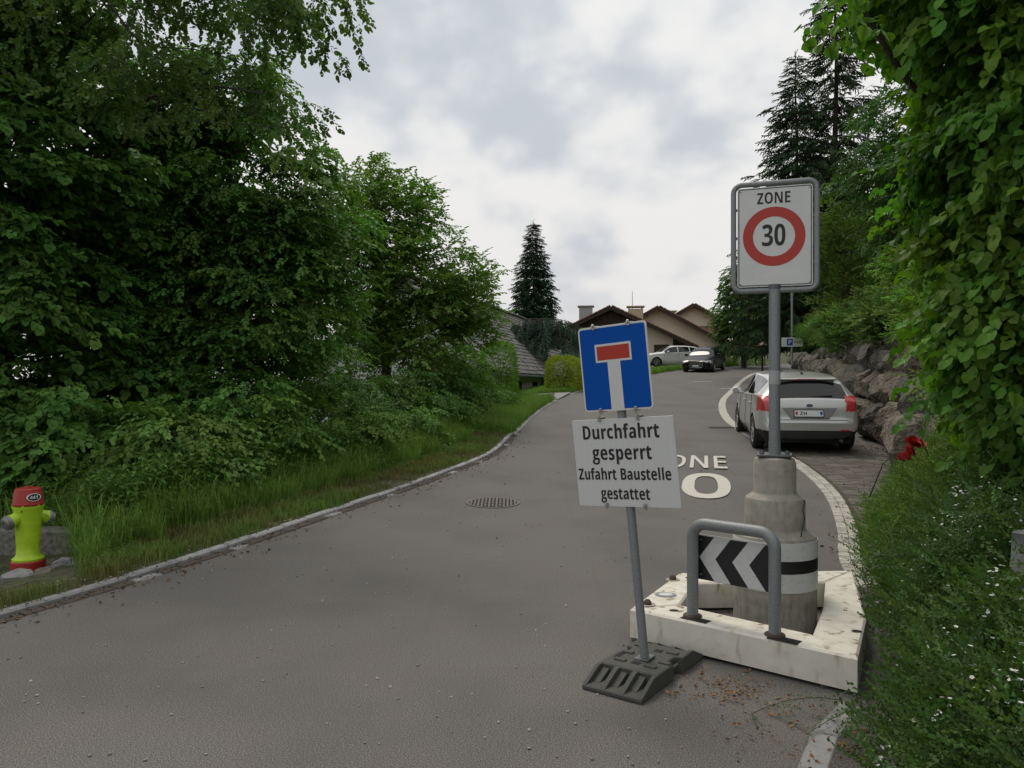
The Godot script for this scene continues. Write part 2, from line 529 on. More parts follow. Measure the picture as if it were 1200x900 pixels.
func spruce(called: String, label: String, group: String, base: Vector3, tall: float, reach: float, whorls: int, per: int, o := {}) -> Node3D:
	var t := thing(called, label, "tree", base, 0.0, group)
	var st := begin()
	var path := []
	var radii := []
	for i in 8:
		path.append(Vector3(sin(i * 1.7) * 0.04, tall * i / 7.0 - (0.3 if i == 0 else 0.0), cos(i * 1.3) * 0.04))
		radii.append(lerpf(tall * 0.014, 0.015, i / 7.0))
	tube(st, path, radii, 8)
	build(st, "trunk", M.pine_bark, t)
	var xfs := []
	var tints := PackedColorArray()
	st = begin()
	var from: float = o.get("from", 0.05)
	for i in whorls:
		var s := from + (1.0 - from) * (i + rng.randf_range(-0.3, 0.3)) / whorls
		var y := tall * s
		var length := reach * pow(maxf(0.02, 1.0 - s), 0.8) * rng.randf_range(0.8, 1.1) + 0.12
		for j in per:
			if rng.randf() < o.get("bare", 0.0): continue
			var yaw := TAU * (j + rng.randf_range(-0.35, 0.35)) / per + i * 1.1
			var l := length * rng.randf_range(0.65, 1.15)
			var rise_: float = o.get("lift", -0.15) + 0.55 * s * s
			var a := Vector3(0, y, 0)
			var b := a + Vector3(cos(yaw), rise_, sin(yaw)) * l
			var sag := Vector3(0, -0.16 * l, 0)
			tube(st, [a, a.lerp(b, 0.5) + sag, b], [0.012 + l * 0.008, 0.01 + l * 0.004, 0.004], 4, false)
			var n := maxi(2, int(l / o.get("step", 0.2)))
			for m in n:
				var u := (m + rng.randf()) / n
				if u < 0.08: continue
				var p := a.lerp(b, u) + sag * 4.0 * u * (1.0 - u)
				var side := rng.randf_range(-0.9, 0.9) * (1.15 - u)
				xfs.append(Transform3D(turned(yaw + side, -0.25 + rise_ * 0.5 + rng.randf_range(-0.3, 0.15), rng.randf_range(-0.6, 0.6), rng.randf_range(0.7, 1.2) * o.get("k", 1.0) * (0.4 + 0.6 * minf(1.0, length / 0.9))), p))
				tints.append(tinted(o.get("col", Color(0.06, 0.105, 0.045)), 0.25))
	for m in 14:
		xfs.append(Transform3D(turned(m * 2.4, 1.25 - 0.07 * m, 0.0, (0.3 + 0.02 * m) * o.get("k", 1.0)), Vector3(0, tall - 0.12 * m, 0)))
		tints.append(tinted(o.get("col", Color(0.06, 0.105, 0.045)), 0.2))
	build(st, "branches", M.pine_bark, t).set_meta("kind", "stuff")
	scatter("crown", S.needles, M.needle, t, xfs, tints)
	return t

func needle_spray(seed_ := 2) -> ArrayMesh:   # a flat conifer spray along x with twigs that hang a little
	var r := RandomNumberGenerator.new()
	r.seed = seed_
	var st := begin()
	var N := func(a: Vector3, b: Vector3, w: float) -> void:
		var d := (b - a).normalized()
		for q in 3:
			var up := Vector3(0, cos(q * 1.05), sin(q * 1.05))
			var s := d.cross(up).normalized() * w
			var v := r.randf_range(0.8, 1.25)
			st.set_color(Color(v, v, v))
			tri(st, a - s * 0.4, a + s * 0.4, b)
			tri(st, a.lerp(b, 0.15) - s, a.lerp(b, 0.5) + s, b)
	N.call(Vector3(0, 0, 0), Vector3(0.55, -0.06, 0), 0.03)
	for i in 9:
		var t := 0.05 + i * 0.055
		var s := 1.0 if i % 2 else -1.0
		var l := 0.3 * (1.0 - t * 0.9)
		var a := Vector3(t, -0.03 * t, 0)
		N.call(a, a + Vector3(l * 0.7, -l * r.randf_range(0.1, 0.6), l * s * r.randf_range(0.5, 0.9)), 0.026)
	return made(st)

# a clipped bush: sprigs through the skin of a rounded block
func clipped(called: String, label: String, where: Vector3, half: Vector3, n: int, col: Color, top_round := 0.5) -> Node3D:
	var t := thing(called, label, "bush", where, 0.0)
	var xfs := []
	var tints := PackedColorArray()
	for i in n:
		var v := in_ball()
		var m := pow(pow(absf(v.x), 4.0) + pow(absf(v.y), 4.0) * top_round + pow(absf(v.z), 4.0), 0.25)
		var depth := 1.0 - 0.3 * rng.randf() * rng.randf()
		var p := Vector3(v.x * half.x, v.y * half.y, v.z * half.z) / m * depth * (1.0 + 0.06 * bumps.get_noise_3dv(v * 40.0 + where * 9.0))
		xfs.append(Transform3D(turned(atan2(v.z, v.x) + rng.randf_range(-0.8, 0.8), asin(clampf(v.y, -1, 1)) * 0.7 + rng.randf_range(-0.4, 0.5), rng.randf() * 3.0, rng.randf_range(0.7, 1.2)), p + Vector3(0, half.y * 0.95, 0)))
		tints.append(tinted(col, 0.25))
	var st := begin()
	for j in 9:
		bough(st, Vector3(rng.randf_range(-0.1, 0.1), -0.1, 0), Vector3(rng.randf_range(-0.7, 0.7) * half.x, half.y * rng.randf_range(0.9, 1.6), rng.randf_range(-0.7, 0.7) * half.z), 0.03, 0.008, 0.1, 5)
	build(st, "stems", M.bark, t)
	scatter("foliage", S.small, M.leaf, t, xfs, tints)
	return t

# ------------------------------------------------------------------ cars
# stations along the car, nose first: [z, sill half width, sill height, belly half width, its height, belt half width, belt height, roof edge half width, its height, height in the middle]
const HATCH := [
	[-2.18, 0.48, 0.32, 0.60, 0.48, 0.58, 0.60, 0.42, 0.64, 0.66], [-2.12, 0.62, 0.22, 0.74, 0.50, 0.70, 0.66, 0.55, 0.71, 0.73], [-1.90, 0.74, 0.18, 0.84, 0.50, 0.80, 0.78, 0.66, 0.83, 0.86],
	[-1.50, 0.80, 0.17, 0.895, 0.52, 0.86, 0.86, 0.72, 0.91, 0.95], [-0.98, 0.80, 0.17, 0.905, 0.53, 0.875, 0.92, 0.76, 0.97, 1.02], [-0.62, 0.80, 0.17, 0.91, 0.53, 0.88, 0.94, 0.70, 1.17, 1.22],
	[-0.22, 0.80, 0.17, 0.91, 0.53, 0.885, 0.96, 0.67, 1.36, 1.42], [0.25, 0.80, 0.17, 0.91, 0.53, 0.885, 0.98, 0.655, 1.41, 1.475], [0.85, 0.80, 0.17, 0.91, 0.54, 0.885, 1.01, 0.645, 1.405, 1.475],
	[1.35, 0.80, 0.19, 0.912, 0.56, 0.885, 1.04, 0.64, 1.36, 1.435], [1.70, 0.79, 0.22, 0.905, 0.58, 0.865, 1.05, 0.635, 1.305, 1.39], [1.76, 0.785, 0.23, 0.90, 0.58, 0.86, 1.05, 0.635, 1.265, 1.355],
	[1.92, 0.77, 0.25, 0.89, 0.58, 0.84, 1.03, 0.68, 1.12, 1.17], [2.02, 0.75, 0.27, 0.87, 0.58, 0.82, 0.99, 0.70, 1.015, 1.05], [2.08, 0.73, 0.28, 0.85, 0.56, 0.80, 0.93, 0.69, 0.96, 0.985],
	[2.13, 0.71, 0.29, 0.825, 0.53, 0.775, 0.80, 0.68, 0.835, 0.855], [2.165, 0.69, 0.30, 0.80, 0.51, 0.755, 0.66, 0.67, 0.68, 0.685], [2.195, 0.67, 0.31, 0.775, 0.49, 0.745, 0.595, 0.68, 0.615, 0.62], [2.215, 0.62, 0.32, 0.72, 0.47, 0.70, 0.555, 0.64, 0.57, 0.572]]
const WAGON := [
	[-2.35, 0.50, 0.30, 0.66, 0.46, 0.64, 0.60, 0.48, 0.65, 0.67], [-2.28, 0.66, 0.22, 0.78, 0.50, 0.74, 0.66, 0.58, 0.71, 0.74], [-2.00, 0.76, 0.18, 0.87, 0.50, 0.83, 0.76, 0.68, 0.81, 0.85],
	[-1.50, 0.80, 0.17, 0.90, 0.52, 0.87, 0.83, 0.74, 0.88, 0.93], [-0.95, 0.80, 0.17, 0.91, 0.53, 0.88, 0.89, 0.76, 0.93, 0.98], [-0.50, 0.80, 0.17, 0.913, 0.53, 0.885, 0.91, 0.68, 1.18, 1.23],
	[-0.05, 0.80, 0.17, 0.913, 0.53, 0.885, 0.92, 0.62, 1.34, 1.40], [0.50, 0.80, 0.17, 0.913, 0.53, 0.885, 0.93, 0.60, 1.38, 1.43], [1.20, 0.80, 0.17, 0.913, 0.54, 0.885, 0.95, 0.585, 1.36, 1.42],
	[1.75, 0.80, 0.20, 0.905, 0.56, 0.87, 0.97, 0.565, 1.29, 1.36], [2.02, 0.78, 0.24, 0.885, 0.57, 0.845, 0.97, 0.59, 1.10, 1.16], [2.20, 0.74, 0.27, 0.86, 0.57, 0.81, 0.93, 0.65, 0.97, 0.99],
	[2.30, 0.70, 0.29, 0.82, 0.56, 0.77, 0.80, 0.66, 0.83, 0.85], [2.36, 0.62, 0.31, 0.74, 0.54, 0.70, 0.66, 0.60, 0.69, 0.70]]

func smooth_row(rows: Array, u: float) -> Array:
	var i := clampi(int(u), 0, rows.size() - 2)
	var t := u - i
	var out := []
	for k in 10:
		var p1: float = rows[i][k]; var p2: float = rows[i + 1][k]
		var p0: float = rows[maxi(i - 1, 0)][k]; var p3: float = rows[mini(i + 2, rows.size() - 1)][k]
		var m1 := (p2 - p0) * 0.5; var m2 := (p3 - p1) * 0.5
		if (p2 - p1) * (p1 - p0) <= 0.0: m1 = 0.0
		if (p3 - p2) * (p2 - p1) <= 0.0: m2 = 0.0
		m1 = clampf(m1, -absf(p2 - p1) * 2.5, absf(p2 - p1) * 2.5); m2 = clampf(m2, -absf(p2 - p1) * 2.5, absf(p2 - p1) * 2.5)
		var t2 := t * t; var t3 := t2 * t
		out.append((2 * t3 - 3 * t2 + 1) * p1 + (t3 - 2 * t2 + t) * m1 + (-2 * t3 + 3 * t2) * p2 + (t3 - t2) * m2)
	return out

func section(r: Array) -> Array:   # half a cross-section, sill to the middle of the roof: [x, y, s]
	var key := [Vector2(r[1], r[2]), Vector2(lerpf(r[1], r[3], 0.82), lerpf(r[2], r[4], 0.45)), Vector2(r[3], r[4]), Vector2(r[5], r[6]), Vector2(r[7], r[8]), Vector2(r[7] * 0.55, lerpf(r[8], r[9], 0.78)), Vector2(0, r[9])]
	var out := []
	for i in 6:
		var p0: Vector2 = key[maxi(i - 1, 0)]; var p1: Vector2 = key[i]; var p2: Vector2 = key[i + 1]; var p3: Vector2 = key[i + 2] if i < 5 else Vector2(-key[5].x, key[5].y)
		if i == 3: p0 = p1.lerp(p2, -0.3); p3 = p1.lerp(p2, 1.25)   # the glass stays nearly flat
		if i == 4: p0 = p1 - (p2 - p1) * 0.6 - Vector2(-0.05, 0.06)
		if i == 2: p3 = p2 + (p2 - p1) * 0.6
		var steps := 12 if i in [2, 3, 4] else 5
		for k in steps:
			var t := float(k) / steps
			var q := 0.5 * (2 * p1 + (p2 - p0) * t + (2 * p0 - 5 * p1 + 4 * p2 - p3) * t * t + (3 * p1 - p0 - 3 * p2 + p3) * t * t * t)
			out.append([q.x, q.y, i + t])
	out.append([0.0, key[6].y, 6.0])
	return out

func car(called: String, label: String, place: Vector3, turn: float, pitch: float, rows: Array, paint: Material, o: Dictionary) -> Node3D:
	var t := thing(called, label, "car", place)
	t.basis = Basis(Vector3.UP, turn) * Basis(Vector3.RIGHT, pitch)
	var zs := []
	var zfine := []
	var sub := 7
	for i in rows.size() - 1:
		for k in sub: zfine.append(i + float(k) / sub)
	zfine.append(rows.size() - 1.0)
	var axles: Array = o.axles
	var arch := 0.375
	var hub := 0.32
	var grid := []
	for u in zfine:
		var row := smooth_row(rows, u)
		zs.append(row[0])
		grid.append(section(row))
	var sorts := {"body": begin(), "side_window": begin(), "rear_window": begin(), "windscreen": begin(), "tail_light": begin(), "headlight": begin(), "lower_bumper": begin(), "bumper": begin()}
	for st in sorts.values(): st.set_smooth_group(1)
	var m: int = grid[0].size()
	var lamps: Vector4 = o.lamps          # z from, y from, y to, least |x|
	for side in [1.0, -1.0]:
		for i in zs.size() - 1:
			for j in m - 1:
				var c := []
				for q in [[i, j], [i + 1, j], [i + 1, j + 1], [i, j + 1]]:
					var g: Array = grid[q[0]][q[1]]
					c.append(Vector3(float(g[0]) * side, g[1], zs[q[0]]))
				var mid: Vector3 = (c[0] + c[1] + c[2] + c[3]) * 0.25
				var s := (float(grid[i][j][2]) + float(grid[i][j + 1][2])) * 0.5
				var drop := false
				for a in axles:
					if s < 3.0 and Vector2(mid.z - a, mid.y - hub).length() < arch: drop = true
				if drop: continue
				if s < 3.0:
					for k in 4:
						for a in axles:
							var v := Vector2(c[k].z - a, c[k].y - hub)
							if v.length() < arch + 0.045 and v.y > -0.12:
								v = v.normalized() * arch
								c[k].z = a + v.x; c[k].y = hub + v.y
				var kind := "body"
				var z := mid.z
				if s > 3.06 and s < 3.92:
					for w in o.windows:
						if z > w[0] and z < w[1]: kind = "side_window"
				if s > 4.08:
					if z > o.back[0] and z < o.back[1]: kind = "rear_window"
					if z > o.front[0] and z < o.front[1]: kind = "windscreen"
				if z > lamps.x and mid.y > lamps.y and mid.y < lamps.z and absf(mid.x) > lamps.w - 0.0 and s > 2.0: kind = "tail_light"
				var hl: Vector4 = o.headlights
				if z < hl.x and mid.y > hl.y and mid.y < hl.z and absf(mid.x) > hl.w: kind = "headlight"
				if z > axles[1] + 0.45 and mid.y < 0.6 and kind == "body": kind = "bumper"
				if mid.y < o.get("plastic", 0.0) and (z > axles[1] + 0.3 or z < axles[0] - 0.3): kind = "lower_bumper"
				if side > 0.0: quad(sorts[kind], c[0], c[1], c[2], c[3])
				else: quad(sorts[kind], c[3], c[2], c[1], c[0])
	for e in [0, zs.size() - 1]:   # nose and tail are closed
		for j in m - 1:
			var g: Array = grid[e][j]; var h: Array = grid[e][j + 1]
			for side in [1.0, -1.0]:
				var st2 = sorts.lower_bumper if (float(g[1]) + float(h[1])) * 0.5 < o.get("plastic", 0.0) else sorts.bumper if e > 0 else sorts.body
				st2.set_smooth_group(-1)
				var cap := [Vector3(float(g[0]) * side, g[1], zs[e]), Vector3(float(h[0]) * side, h[1], zs[e]), Vector3(0, h[1], zs[e]), Vector3(0, g[1], zs[e])]
				if side * (1.0 if e > 0 else -1.0) < 0.0: cap.reverse()
				quad(st2, cap[0], cap[1], cap[2], cap[3])
	var looks := {"body": paint, "side_window": M.car_glass, "rear_window": M.car_glass, "windscreen": M.car_glass, "tail_light": M.tail_red, "headlight": M.headlamp, "lower_bumper": M.black_plastic, "bumper": paint}
	for k in sorts:
		var mesh_ := made(sorts[k])
		if mesh_.get_surface_count() > 0: put(mesh_, k, looks[k], t)
	var st := begin()
	box(st, Vector3(0, 0.24, 0), Vector3(1.5, 0.12, float(rows[rows.size() - 1][0]) * 1.85), 0.02)
	for a in axles:
		for side in [1.0, -1.0]:
			st.set_smooth_group(1)
			for k in 20:
				var p := PI * k / 19.0 * 1.25 - 0.39; var q := PI * (k + 1) / 19.0 * 1.25 - 0.39
				var P := func(r: float, ang: float, x: float) -> Vector3: return Vector3(x * side, hub + sin(ang) * r, a + cos(ang) * r)
				quad(st, P.call(arch + 0.004, p, 0.89), P.call(arch + 0.004, q, 0.89), P.call(arch + 0.004, q, 0.55), P.call(arch + 0.004, p, 0.55))
				quad(st, P.call(arch + 0.004, p, 0.56), P.call(arch + 0.004, q, 0.56), P.call(0.0, q, 0.56), P.call(0.0, p, 0.56))
	build(st, "underbody", M.black_plastic, t)
	for a in axles:
		for side in [1.0, -1.0]:
			wheel(t, Vector3(0.815 * side, hub, a), side)
	for side in [1.0, -1.0]:
		st = begin()
		var mz: float = o.mirror
		var mirror := Transform3D(Basis(), Vector3(0.985 * side, 1.02, mz))
		var shell := [Vector2(0.001, 0.11), Vector2(0.06, 0.10), Vector2(0.085, 0.06), Vector2(0.088, 0.02), Vector2(0.08, -0.01), Vector2(0.001, -0.012)]
		lathe(st, mirror * Transform3D(Basis(Vector3.RIGHT, -PI / 2).scaled(Vector3(1.25, 0.85, 0.9)), Vector3.ZERO), shell, 14, 2.0)
		box(st, Vector3(0.91 * side, 0.98, mz + 0.01), Vector3(0.1, 0.04, 0.07), 0.01)
		var mo := build(st, "wing_mirror", o.get("mirror_mat", paint), t)
		st = begin()
		disc(st, mirror * Transform3D(Basis().scaled(Vector3(1.15, 0.75, 1)), Vector3(0, 0.0, 0.012)), 0.0, 0.082, 0.0, 0.003, 18)
		build(st, "mirror_glass", M.mirror_glass, mo)
		for hz in o.handles:
			st = begin()
			box(st, Vector3(0.905 * side, 0.865, hz), Vector3(0.035, 0.03, 0.19), 0.012)
			build(st, "door_handle", paint, t)
		for lz in o.seams:   # the gaps round the doors, narrow dark strips a little proud of the paint
			st = begin()
			var prev := Vector3.ZERO
			var u := 0.0
			while u < rows.size() - 1.2 and float(smooth_row(rows, u)[0]) < float(lz): u += 0.05
			var cut := section(smooth_row(rows, u))
			for j in m:
				var g: Array = cut[j]
				if float(g[2]) > 3.02: break
				var now := Vector3((float(g[0]) + 0.002) * side, g[1], lz)
				if j > 1: box(st, (prev + now) * 0.5, Vector3(0.006, prev.distance_to(now), 0.008), 0.0, Basis(Vector3.BACK, -atan2(now.x - prev.x, now.y - prev.y)))
				prev = now
			build(st, "door_seam", M.black_plastic, t)
	return t

func wheel(t: Node3D, where: Vector3, side: float) -> void:
	var xf := Transform3D(Basis(Vector3.BACK, -PI / 2 * side), where)   # y of the wheel points outwards
	var w := Node3D.new()
	w.name = "wheel"
	t.add_child(w, true)
	w.transform = xf
	var st := begin()
	lathe(st, Transform3D(), [Vector2(0.2, -0.1), Vector2(0.29, -0.105), Vector2(0.315, -0.085), Vector2(0.32, 0.0), Vector2(0.315, 0.08), Vector2(0.29, 0.1), Vector2(0.215, 0.095), Vector2(0.21, 0.07)], 32, 0.9)
	build(st, "tyre", M.tyre, w)
	st = begin()
	lathe(st, Transform3D(), [Vector2(0.212, 0.088), Vector2(0.2, 0.092), Vector2(0.195, 0.03), Vector2(0.19, -0.06)], 32, 0.9)
	for k in 10:
		var a := TAU * k / 10.0
		box(st, Vector3(cos(a) * 0.12, 0.066, sin(a) * 0.12), Vector3(0.165, 0.03, 0.034), 0.008, Basis(Vector3.UP, -a) * Basis(Vector3.BACK, 0.1))
	lathe(st, Transform3D(), [Vector2(0.055, 0.04), Vector2(0.05, 0.085), Vector2(0.001, 0.09)], 16, 0.6)
	build(st, "rim", M.alloy, w)
	st = begin()
	lathe(st, Transform3D(), [Vector2(0.17, 0.015), Vector2(0.001, 0.016)], 24)
	build(st, "brake_disc", M.black_plastic, w)

func licence_plate(t: Node3D, xf: Transform3D, w: float, h: float, letters: String) -> void:
	var st := begin()
	prism(st, xf, rounded(w, h, 0.012), 0.0, 0.006, 0.002)
	var p := build(st, "licence_plate", M.plate_white, t)
	if letters:
		lettering(letters, h * 0.55, h * 1.05, M.sign_black, p, xf * Transform3D(Basis(), Vector3(-w * 0.5 + h * 1.35, 0, 0.0066)), true)
		for s in [-1.0, 1.0]:
			st = begin()
			prism(st, xf * Transform3D(Basis(), Vector3(s * (w * 0.5 - 0.035), 0, 0)), PackedVector2Array([Vector2(-0.022, 0.035), Vector2(0.022, 0.035), Vector2(0.022, -0.01), Vector2(0, -0.04), Vector2(-0.022, -0.01)]), 0.0062, 0.0072)
			build(st, "plate_shield", M.sign_red if s < 0 else M.sign_blue, p)
	st = begin()
	prism(st, xf, rounded(w + 0.03, h + 0.03, 0.015), -0.01, 0.003, 0.002)
	build(st, "plate_holder", M.black_plastic, t)

# ------------------------------------------------------------------ rocks
func rock(seed_: int, sx: Vector3) -> ArrayMesh:
	var r := RandomNumberGenerator.new()
	r.seed = seed_
	var planes := []
	for i in 20:
		var v := Vector3(r.randfn(), r.randfn(), r.randfn()).normalized()
		planes.append([v, r.randf_range(0.55, 0.86)])
	var n := FastNoiseLite.new()
	n.seed = seed_
	n.frequency = 2.2
	n.fractal_octaves = 4
	var st := begin()
	st.set_smooth_group(-1)
	var N := 9
	var P := func(f: int, u: float, v: float) -> Vector3:
		var a := [Vector3(1, u, v), Vector3(-1, v, u), Vector3(v, 1, u), Vector3(u, -1, v), Vector3(u, v, 1), Vector3(v, u, -1)][f] as Vector3
		a = a.normalized()
		for p in planes:
			var h: float = a.dot(p[0])
			if h > p[1]: a -= p[0] * (h - p[1])
		a *= 1.12 + 0.16 * n.get_noise_3dv(a)
		return a * sx
	for f in 6:
		for i in N:
			for j in N:
				var u0 := tan((i * 2.0 / N - 1.0) * PI / 4); var u1 := tan(((i + 1) * 2.0 / N - 1.0) * PI / 4)
				var v0 := tan((j * 2.0 / N - 1.0) * PI / 4); var v1 := tan(((j + 1) * 2.0 / N - 1.0) * PI / 4)
				quad(st, P.call(f, u0, v0), P.call(f, u1, v0), P.call(f, u1, v1), P.call(f, u0, v1))
	return made(st)

# ------------------------------------------------------------------ the scene
func _ready():
	rng.seed = 20240611
	bumps.seed = 4
	bumps.frequency = 0.35
	bumps.fractal_octaves = 3

	# camera
	var cam := Camera3D.new()
	cam.name = "camera"
	cam.position = Vector3(0, EYE, 0)
	cam.fov = rad_to_deg(2.0 * atan(450.0 / FOCAL))
	cam.near = 0.05
	cam.far = 3000.0
	add_child(cam)
	cam.current = true

	# overcast sky, a veiled sun high ahead, exposure
	var env := Environment.new()
	env.background_mode = Environment.BG_SKY
	env.sky = Sky.new()
	var pano := PanoramaSkyMaterial.new()
	pano.panorama = overcast()
	env.sky.sky_material = pano
	env.background_energy_multiplier = 1.0
	env.tonemap_mode = Environment.TONE_MAPPER_LINEAR
	env.tonemap_exposure = 1.2
	env.sdfgi_enabled = true
	env.ssao_enabled = true
	env.ssil_enabled = true
	var we := WorldEnvironment.new()
	we.name = "environment"
	we.environment = env
	add_child(we)
	var sun := DirectionalLight3D.new()
	sun.name = "sun"
	sun.light_energy = 0.45
	sun.light_color = Color(1.0, 0.96, 0.9)
	sun.light_angular_distance = 24.0
	sun.shadow_enabled = true
	sun.rotation_degrees = Vector3(-62, 200, 0)
	add_child(sun)

	materials()
	sprigs()
	terrain()
	road()
	kerbs()
	forecourt()
	boulder_wall()
	houses()
	trees_left()
	trees_right()
	bank_plants()
	verge_plants()
	cars()
	zone_sign()
	island()
	dead_end_sign()
	hydrant()
	small_things()

func overcast() -> ImageTexture:
	var w := 1536
	var h := 768
	var n := FastNoiseLite.new()
	n.frequency = 1.0
	n.fractal_octaves = 6
	n.fractal_gain = 0.55
	n.seed = 12
	var warp := FastNoiseLite.new()
	warp.frequency = 0.7
	warp.seed = 5
	warp.fractal_octaves = 3
	var im := Image.create_empty(w, h, false, Image.FORMAT_RGBF)
	for y in h:
		var up := PI * (0.5 - (y + 0.5) / h)
		for x in w:
			var a := TAU * (x + 0.5) / w
			var dir := Vector3(sin(a) * cos(up), sin(up), -cos(a) * cos(up))
			var c := Vector3(0.66, 0.67, 0.68)
			if up > -0.03:
				var p := dir / (maxf(dir.y, 0.0) + 0.5)
				var k := n.get_noise_3d(p.x * 1.5 + 3.1 + 0.2 * warp.get_noise_3dv(p * 2.0), p.y * 1.5, p.z * 1.5 + 5.4)   # large banks
				var mid := n.get_noise_3d(p.x * 4.5, p.y * 4.5 + 9.0, p.z * 4.5)                                          # puffs
				var low := exp(-maxf(up, 0.0) * 5.0)
				var thick := smoothstep(-0.22, 0.42, k + 0.55 * mid + 0.2 * smoothstep(0.22, 0.42, up) - 0.08)
				var lit := Vector3(0.69, 0.69, 0.686)
				lit = lit.lerp(Vector3(0.68, 0.655, 0.64), low * 0.9)
				var dark := Vector3(0.405, 0.45, 0.50).lerp(Vector3(0.52, 0.52, 0.54), low)
				c = lit.lerp(dark, thick * 0.9)
				c *= 1.0 + 0.14 * maxf(0.0, dir.y)
			im.set_pixel(x, y, Color(c.x, c.y, c.z))
	return ImageTexture.create_from_image(im)

func materials() -> void:
	M.asphalt = surface([[0.0, lin(0.022, 0.021, 0.019)], [0.3, lin(0.066, 0.062, 0.057)], [0.5, lin(0.113, 0.106, 0.098)], [0.7, lin(0.176, 0.166, 0.154)], [1.0, lin(0.44, 0.42, 0.4)]], 0.28, 1.25, 0.85, 0.1, 0.0, 3)
	over(M.asphalt, 0.006, [[0.0, grey(0.76)], [0.35, lin(0.9, 0.9, 0.9)], [0.6, lin(1.0, 0.97, 0.95)], [1.0, lin(1.1, 1.08, 1.06)]], 6.0, 3)
	M.asphalt_dark = surface([[0.0, lin(0.018, 0.016, 0.014)], [0.3, lin(0.05, 0.046, 0.042)], [0.55, lin(0.09, 0.083, 0.076)], [0.75, lin(0.14, 0.13, 0.119)], [1.0, lin(0.32, 0.3, 0.27)]], 0.2, 1.25, 0.88, 0.13, 0.0, 2, 4)
	over(M.asphalt_dark, 0.008, [[0.0, lin(0.55, 0.5, 0.45)], [0.5, grey(0.9)], [1.0, grey(1.1)]], 2.5, 9)
	M.soil = surface([[0.0, lin(0.03, 0.024, 0.016)], [0.5, lin(0.07, 0.062, 0.036)], [0.75, lin(0.09, 0.095, 0.04)], [1.0, lin(0.17, 0.15, 0.1)]], 0.03, 2.2, 0.95, 1.2)
	over(M.soil, 0.01, [[0.0, lin(0.5, 0.65, 0.45)], [0.5, lin(0.8, 0.9, 0.7)], [1.0, grey(1.0)]], 6.0, 2)
	M.granite = []
	M.paver = []
	M.boulder = []
	for i in 3:
		var g: float = [0.27, 0.33, 0.38][i]
		M.granite.append(over(surface([[0.0, grey(g * 0.55)], [0.45, grey(g * 0.95)], [1.0, grey(g * 1.25, Color(1, 0.98, 0.94))]], 0.12, 0.5, 0.85, 0.12, 0.0, 3, 20 + i), 0.02, [[0.0, lin(0.45, 0.42, 0.36)], [0.4, grey(0.9)], [1.0, grey(1.05)]], 1.3, 30 + i))
		var p: float = [0.1, 0.12, 0.14][i]
		M.paver.append(over(surface([[0.0, lin(p * 0.6, p * 0.55, p * 0.48)], [0.5, lin(p, p * 0.89, p * 0.76)], [1.0, lin(p * 1.5, p * 1.36, p * 1.18)]], 0.14, 0.6, 0.9, 0.15, 0.0, 3, 40 + i), 0.012, [[0.0, lin(0.5, 0.45, 0.36)], [0.5, grey(0.9)], [1.0, grey(1.1)]], 2.0, 47 + i))
		var b: Vector3 = [Vector3(0.15, 0.137, 0.112), Vector3(0.115, 0.106, 0.09), Vector3(0.18, 0.155, 0.118)][i]
		M.boulder.append(over(surface([[0.0, lin(b.x * 0.35, b.y * 0.35, b.z * 0.35)], [0.4, lin(b.x * 0.8, b.y * 0.8, b.z * 0.8)], [1.0, lin(b.x * 1.6, b.y * 1.6, b.z * 1.6)]], 0.02, 0.9, 0.92, 3.0, 0.0, 5, 50 + i), 0.012, [[0.0, lin(0.45, 0.5, 0.35)], [0.4, grey(0.85)], [0.7, grey(1.0)], [1.0, lin(1.1, 1.02, 0.9)]], 1.6, 60 + i))
	M.concrete = surface([[0.0, lin(0.25, 0.23, 0.185)], [0.35, lin(0.32, 0.3, 0.25)], [0.7, lin(0.37, 0.345, 0.29)], [1.0, lin(0.44, 0.41, 0.35)]], 0.016, 0.8, 0.9, 0.25, 0.0, 5, 71)
	over(M.concrete, 0.012, [[0.0, lin(0.62, 0.6, 0.54)], [0.3, grey(0.9)], [0.6, grey(1.0)], [1.0, grey(1.06)]], 1.0, 72, Vector3(3.5, 0.7, 3.5))
	M.concrete_old = surface([[0.0, lin(0.06, 0.06, 0.045)], [0.5, lin(0.15, 0.145, 0.12)], [1.0, lin(0.24, 0.23, 0.2)]], 0.02, 0.7, 0.92, 0.5, 0.0, 5, 75)
	M.white_concrete = surface([[0.0, lin(0.5, 0.46, 0.37)], [0.3, lin(0.68, 0.65, 0.57)], [1.0, lin(0.78, 0.76, 0.7)]], 0.012, 0.9, 0.8, 0.15, 0.0, 5, 77)
	over(M.white_concrete, 0.014, [[0.0, lin(0.2, 0.16, 0.1)], [0.14, lin(0.5, 0.45, 0.36)], [0.27, lin(0.93, 0.91, 0.87)], [1.0, grey(1.0)]], 2.2, 79, Vector3(2.6, 0.5, 2.6))
	M.galvanised = surface([[0.0, lin(0.19, 0.2, 0.205)], [0.5, lin(0.24, 0.255, 0.26)], [1.0, lin(0.29, 0.305, 0.31)]], 0.03, 0.25, 0.55, 0.0, 0.0, 3, 81)
	M.galvanised.metallic = 0.35
	M.galvanised_dark = plain(lin(0.12, 0.13, 0.135), 0.5, 0.5)
	M.steel = plain(lin(0.42, 0.42, 0.4), 0.4, 0.8)
	M.cast_iron = surface([[0.0, lin(0.06, 0.052, 0.045)], [0.5, lin(0.13, 0.115, 0.1)], [1.0, lin(0.2, 0.18, 0.16)]], 0.04, 0.4, 0.75, 0.1, 0.0, 4, 84)
	M.rust = surface([[0.0, lin(0.03, 0.022, 0.018)], [0.5, lin(0.075, 0.05, 0.035)], [1.0, lin(0.13, 0.085, 0.06)]], 0.04, 0.4, 0.8, 0.1, 0.0, 4, 83)
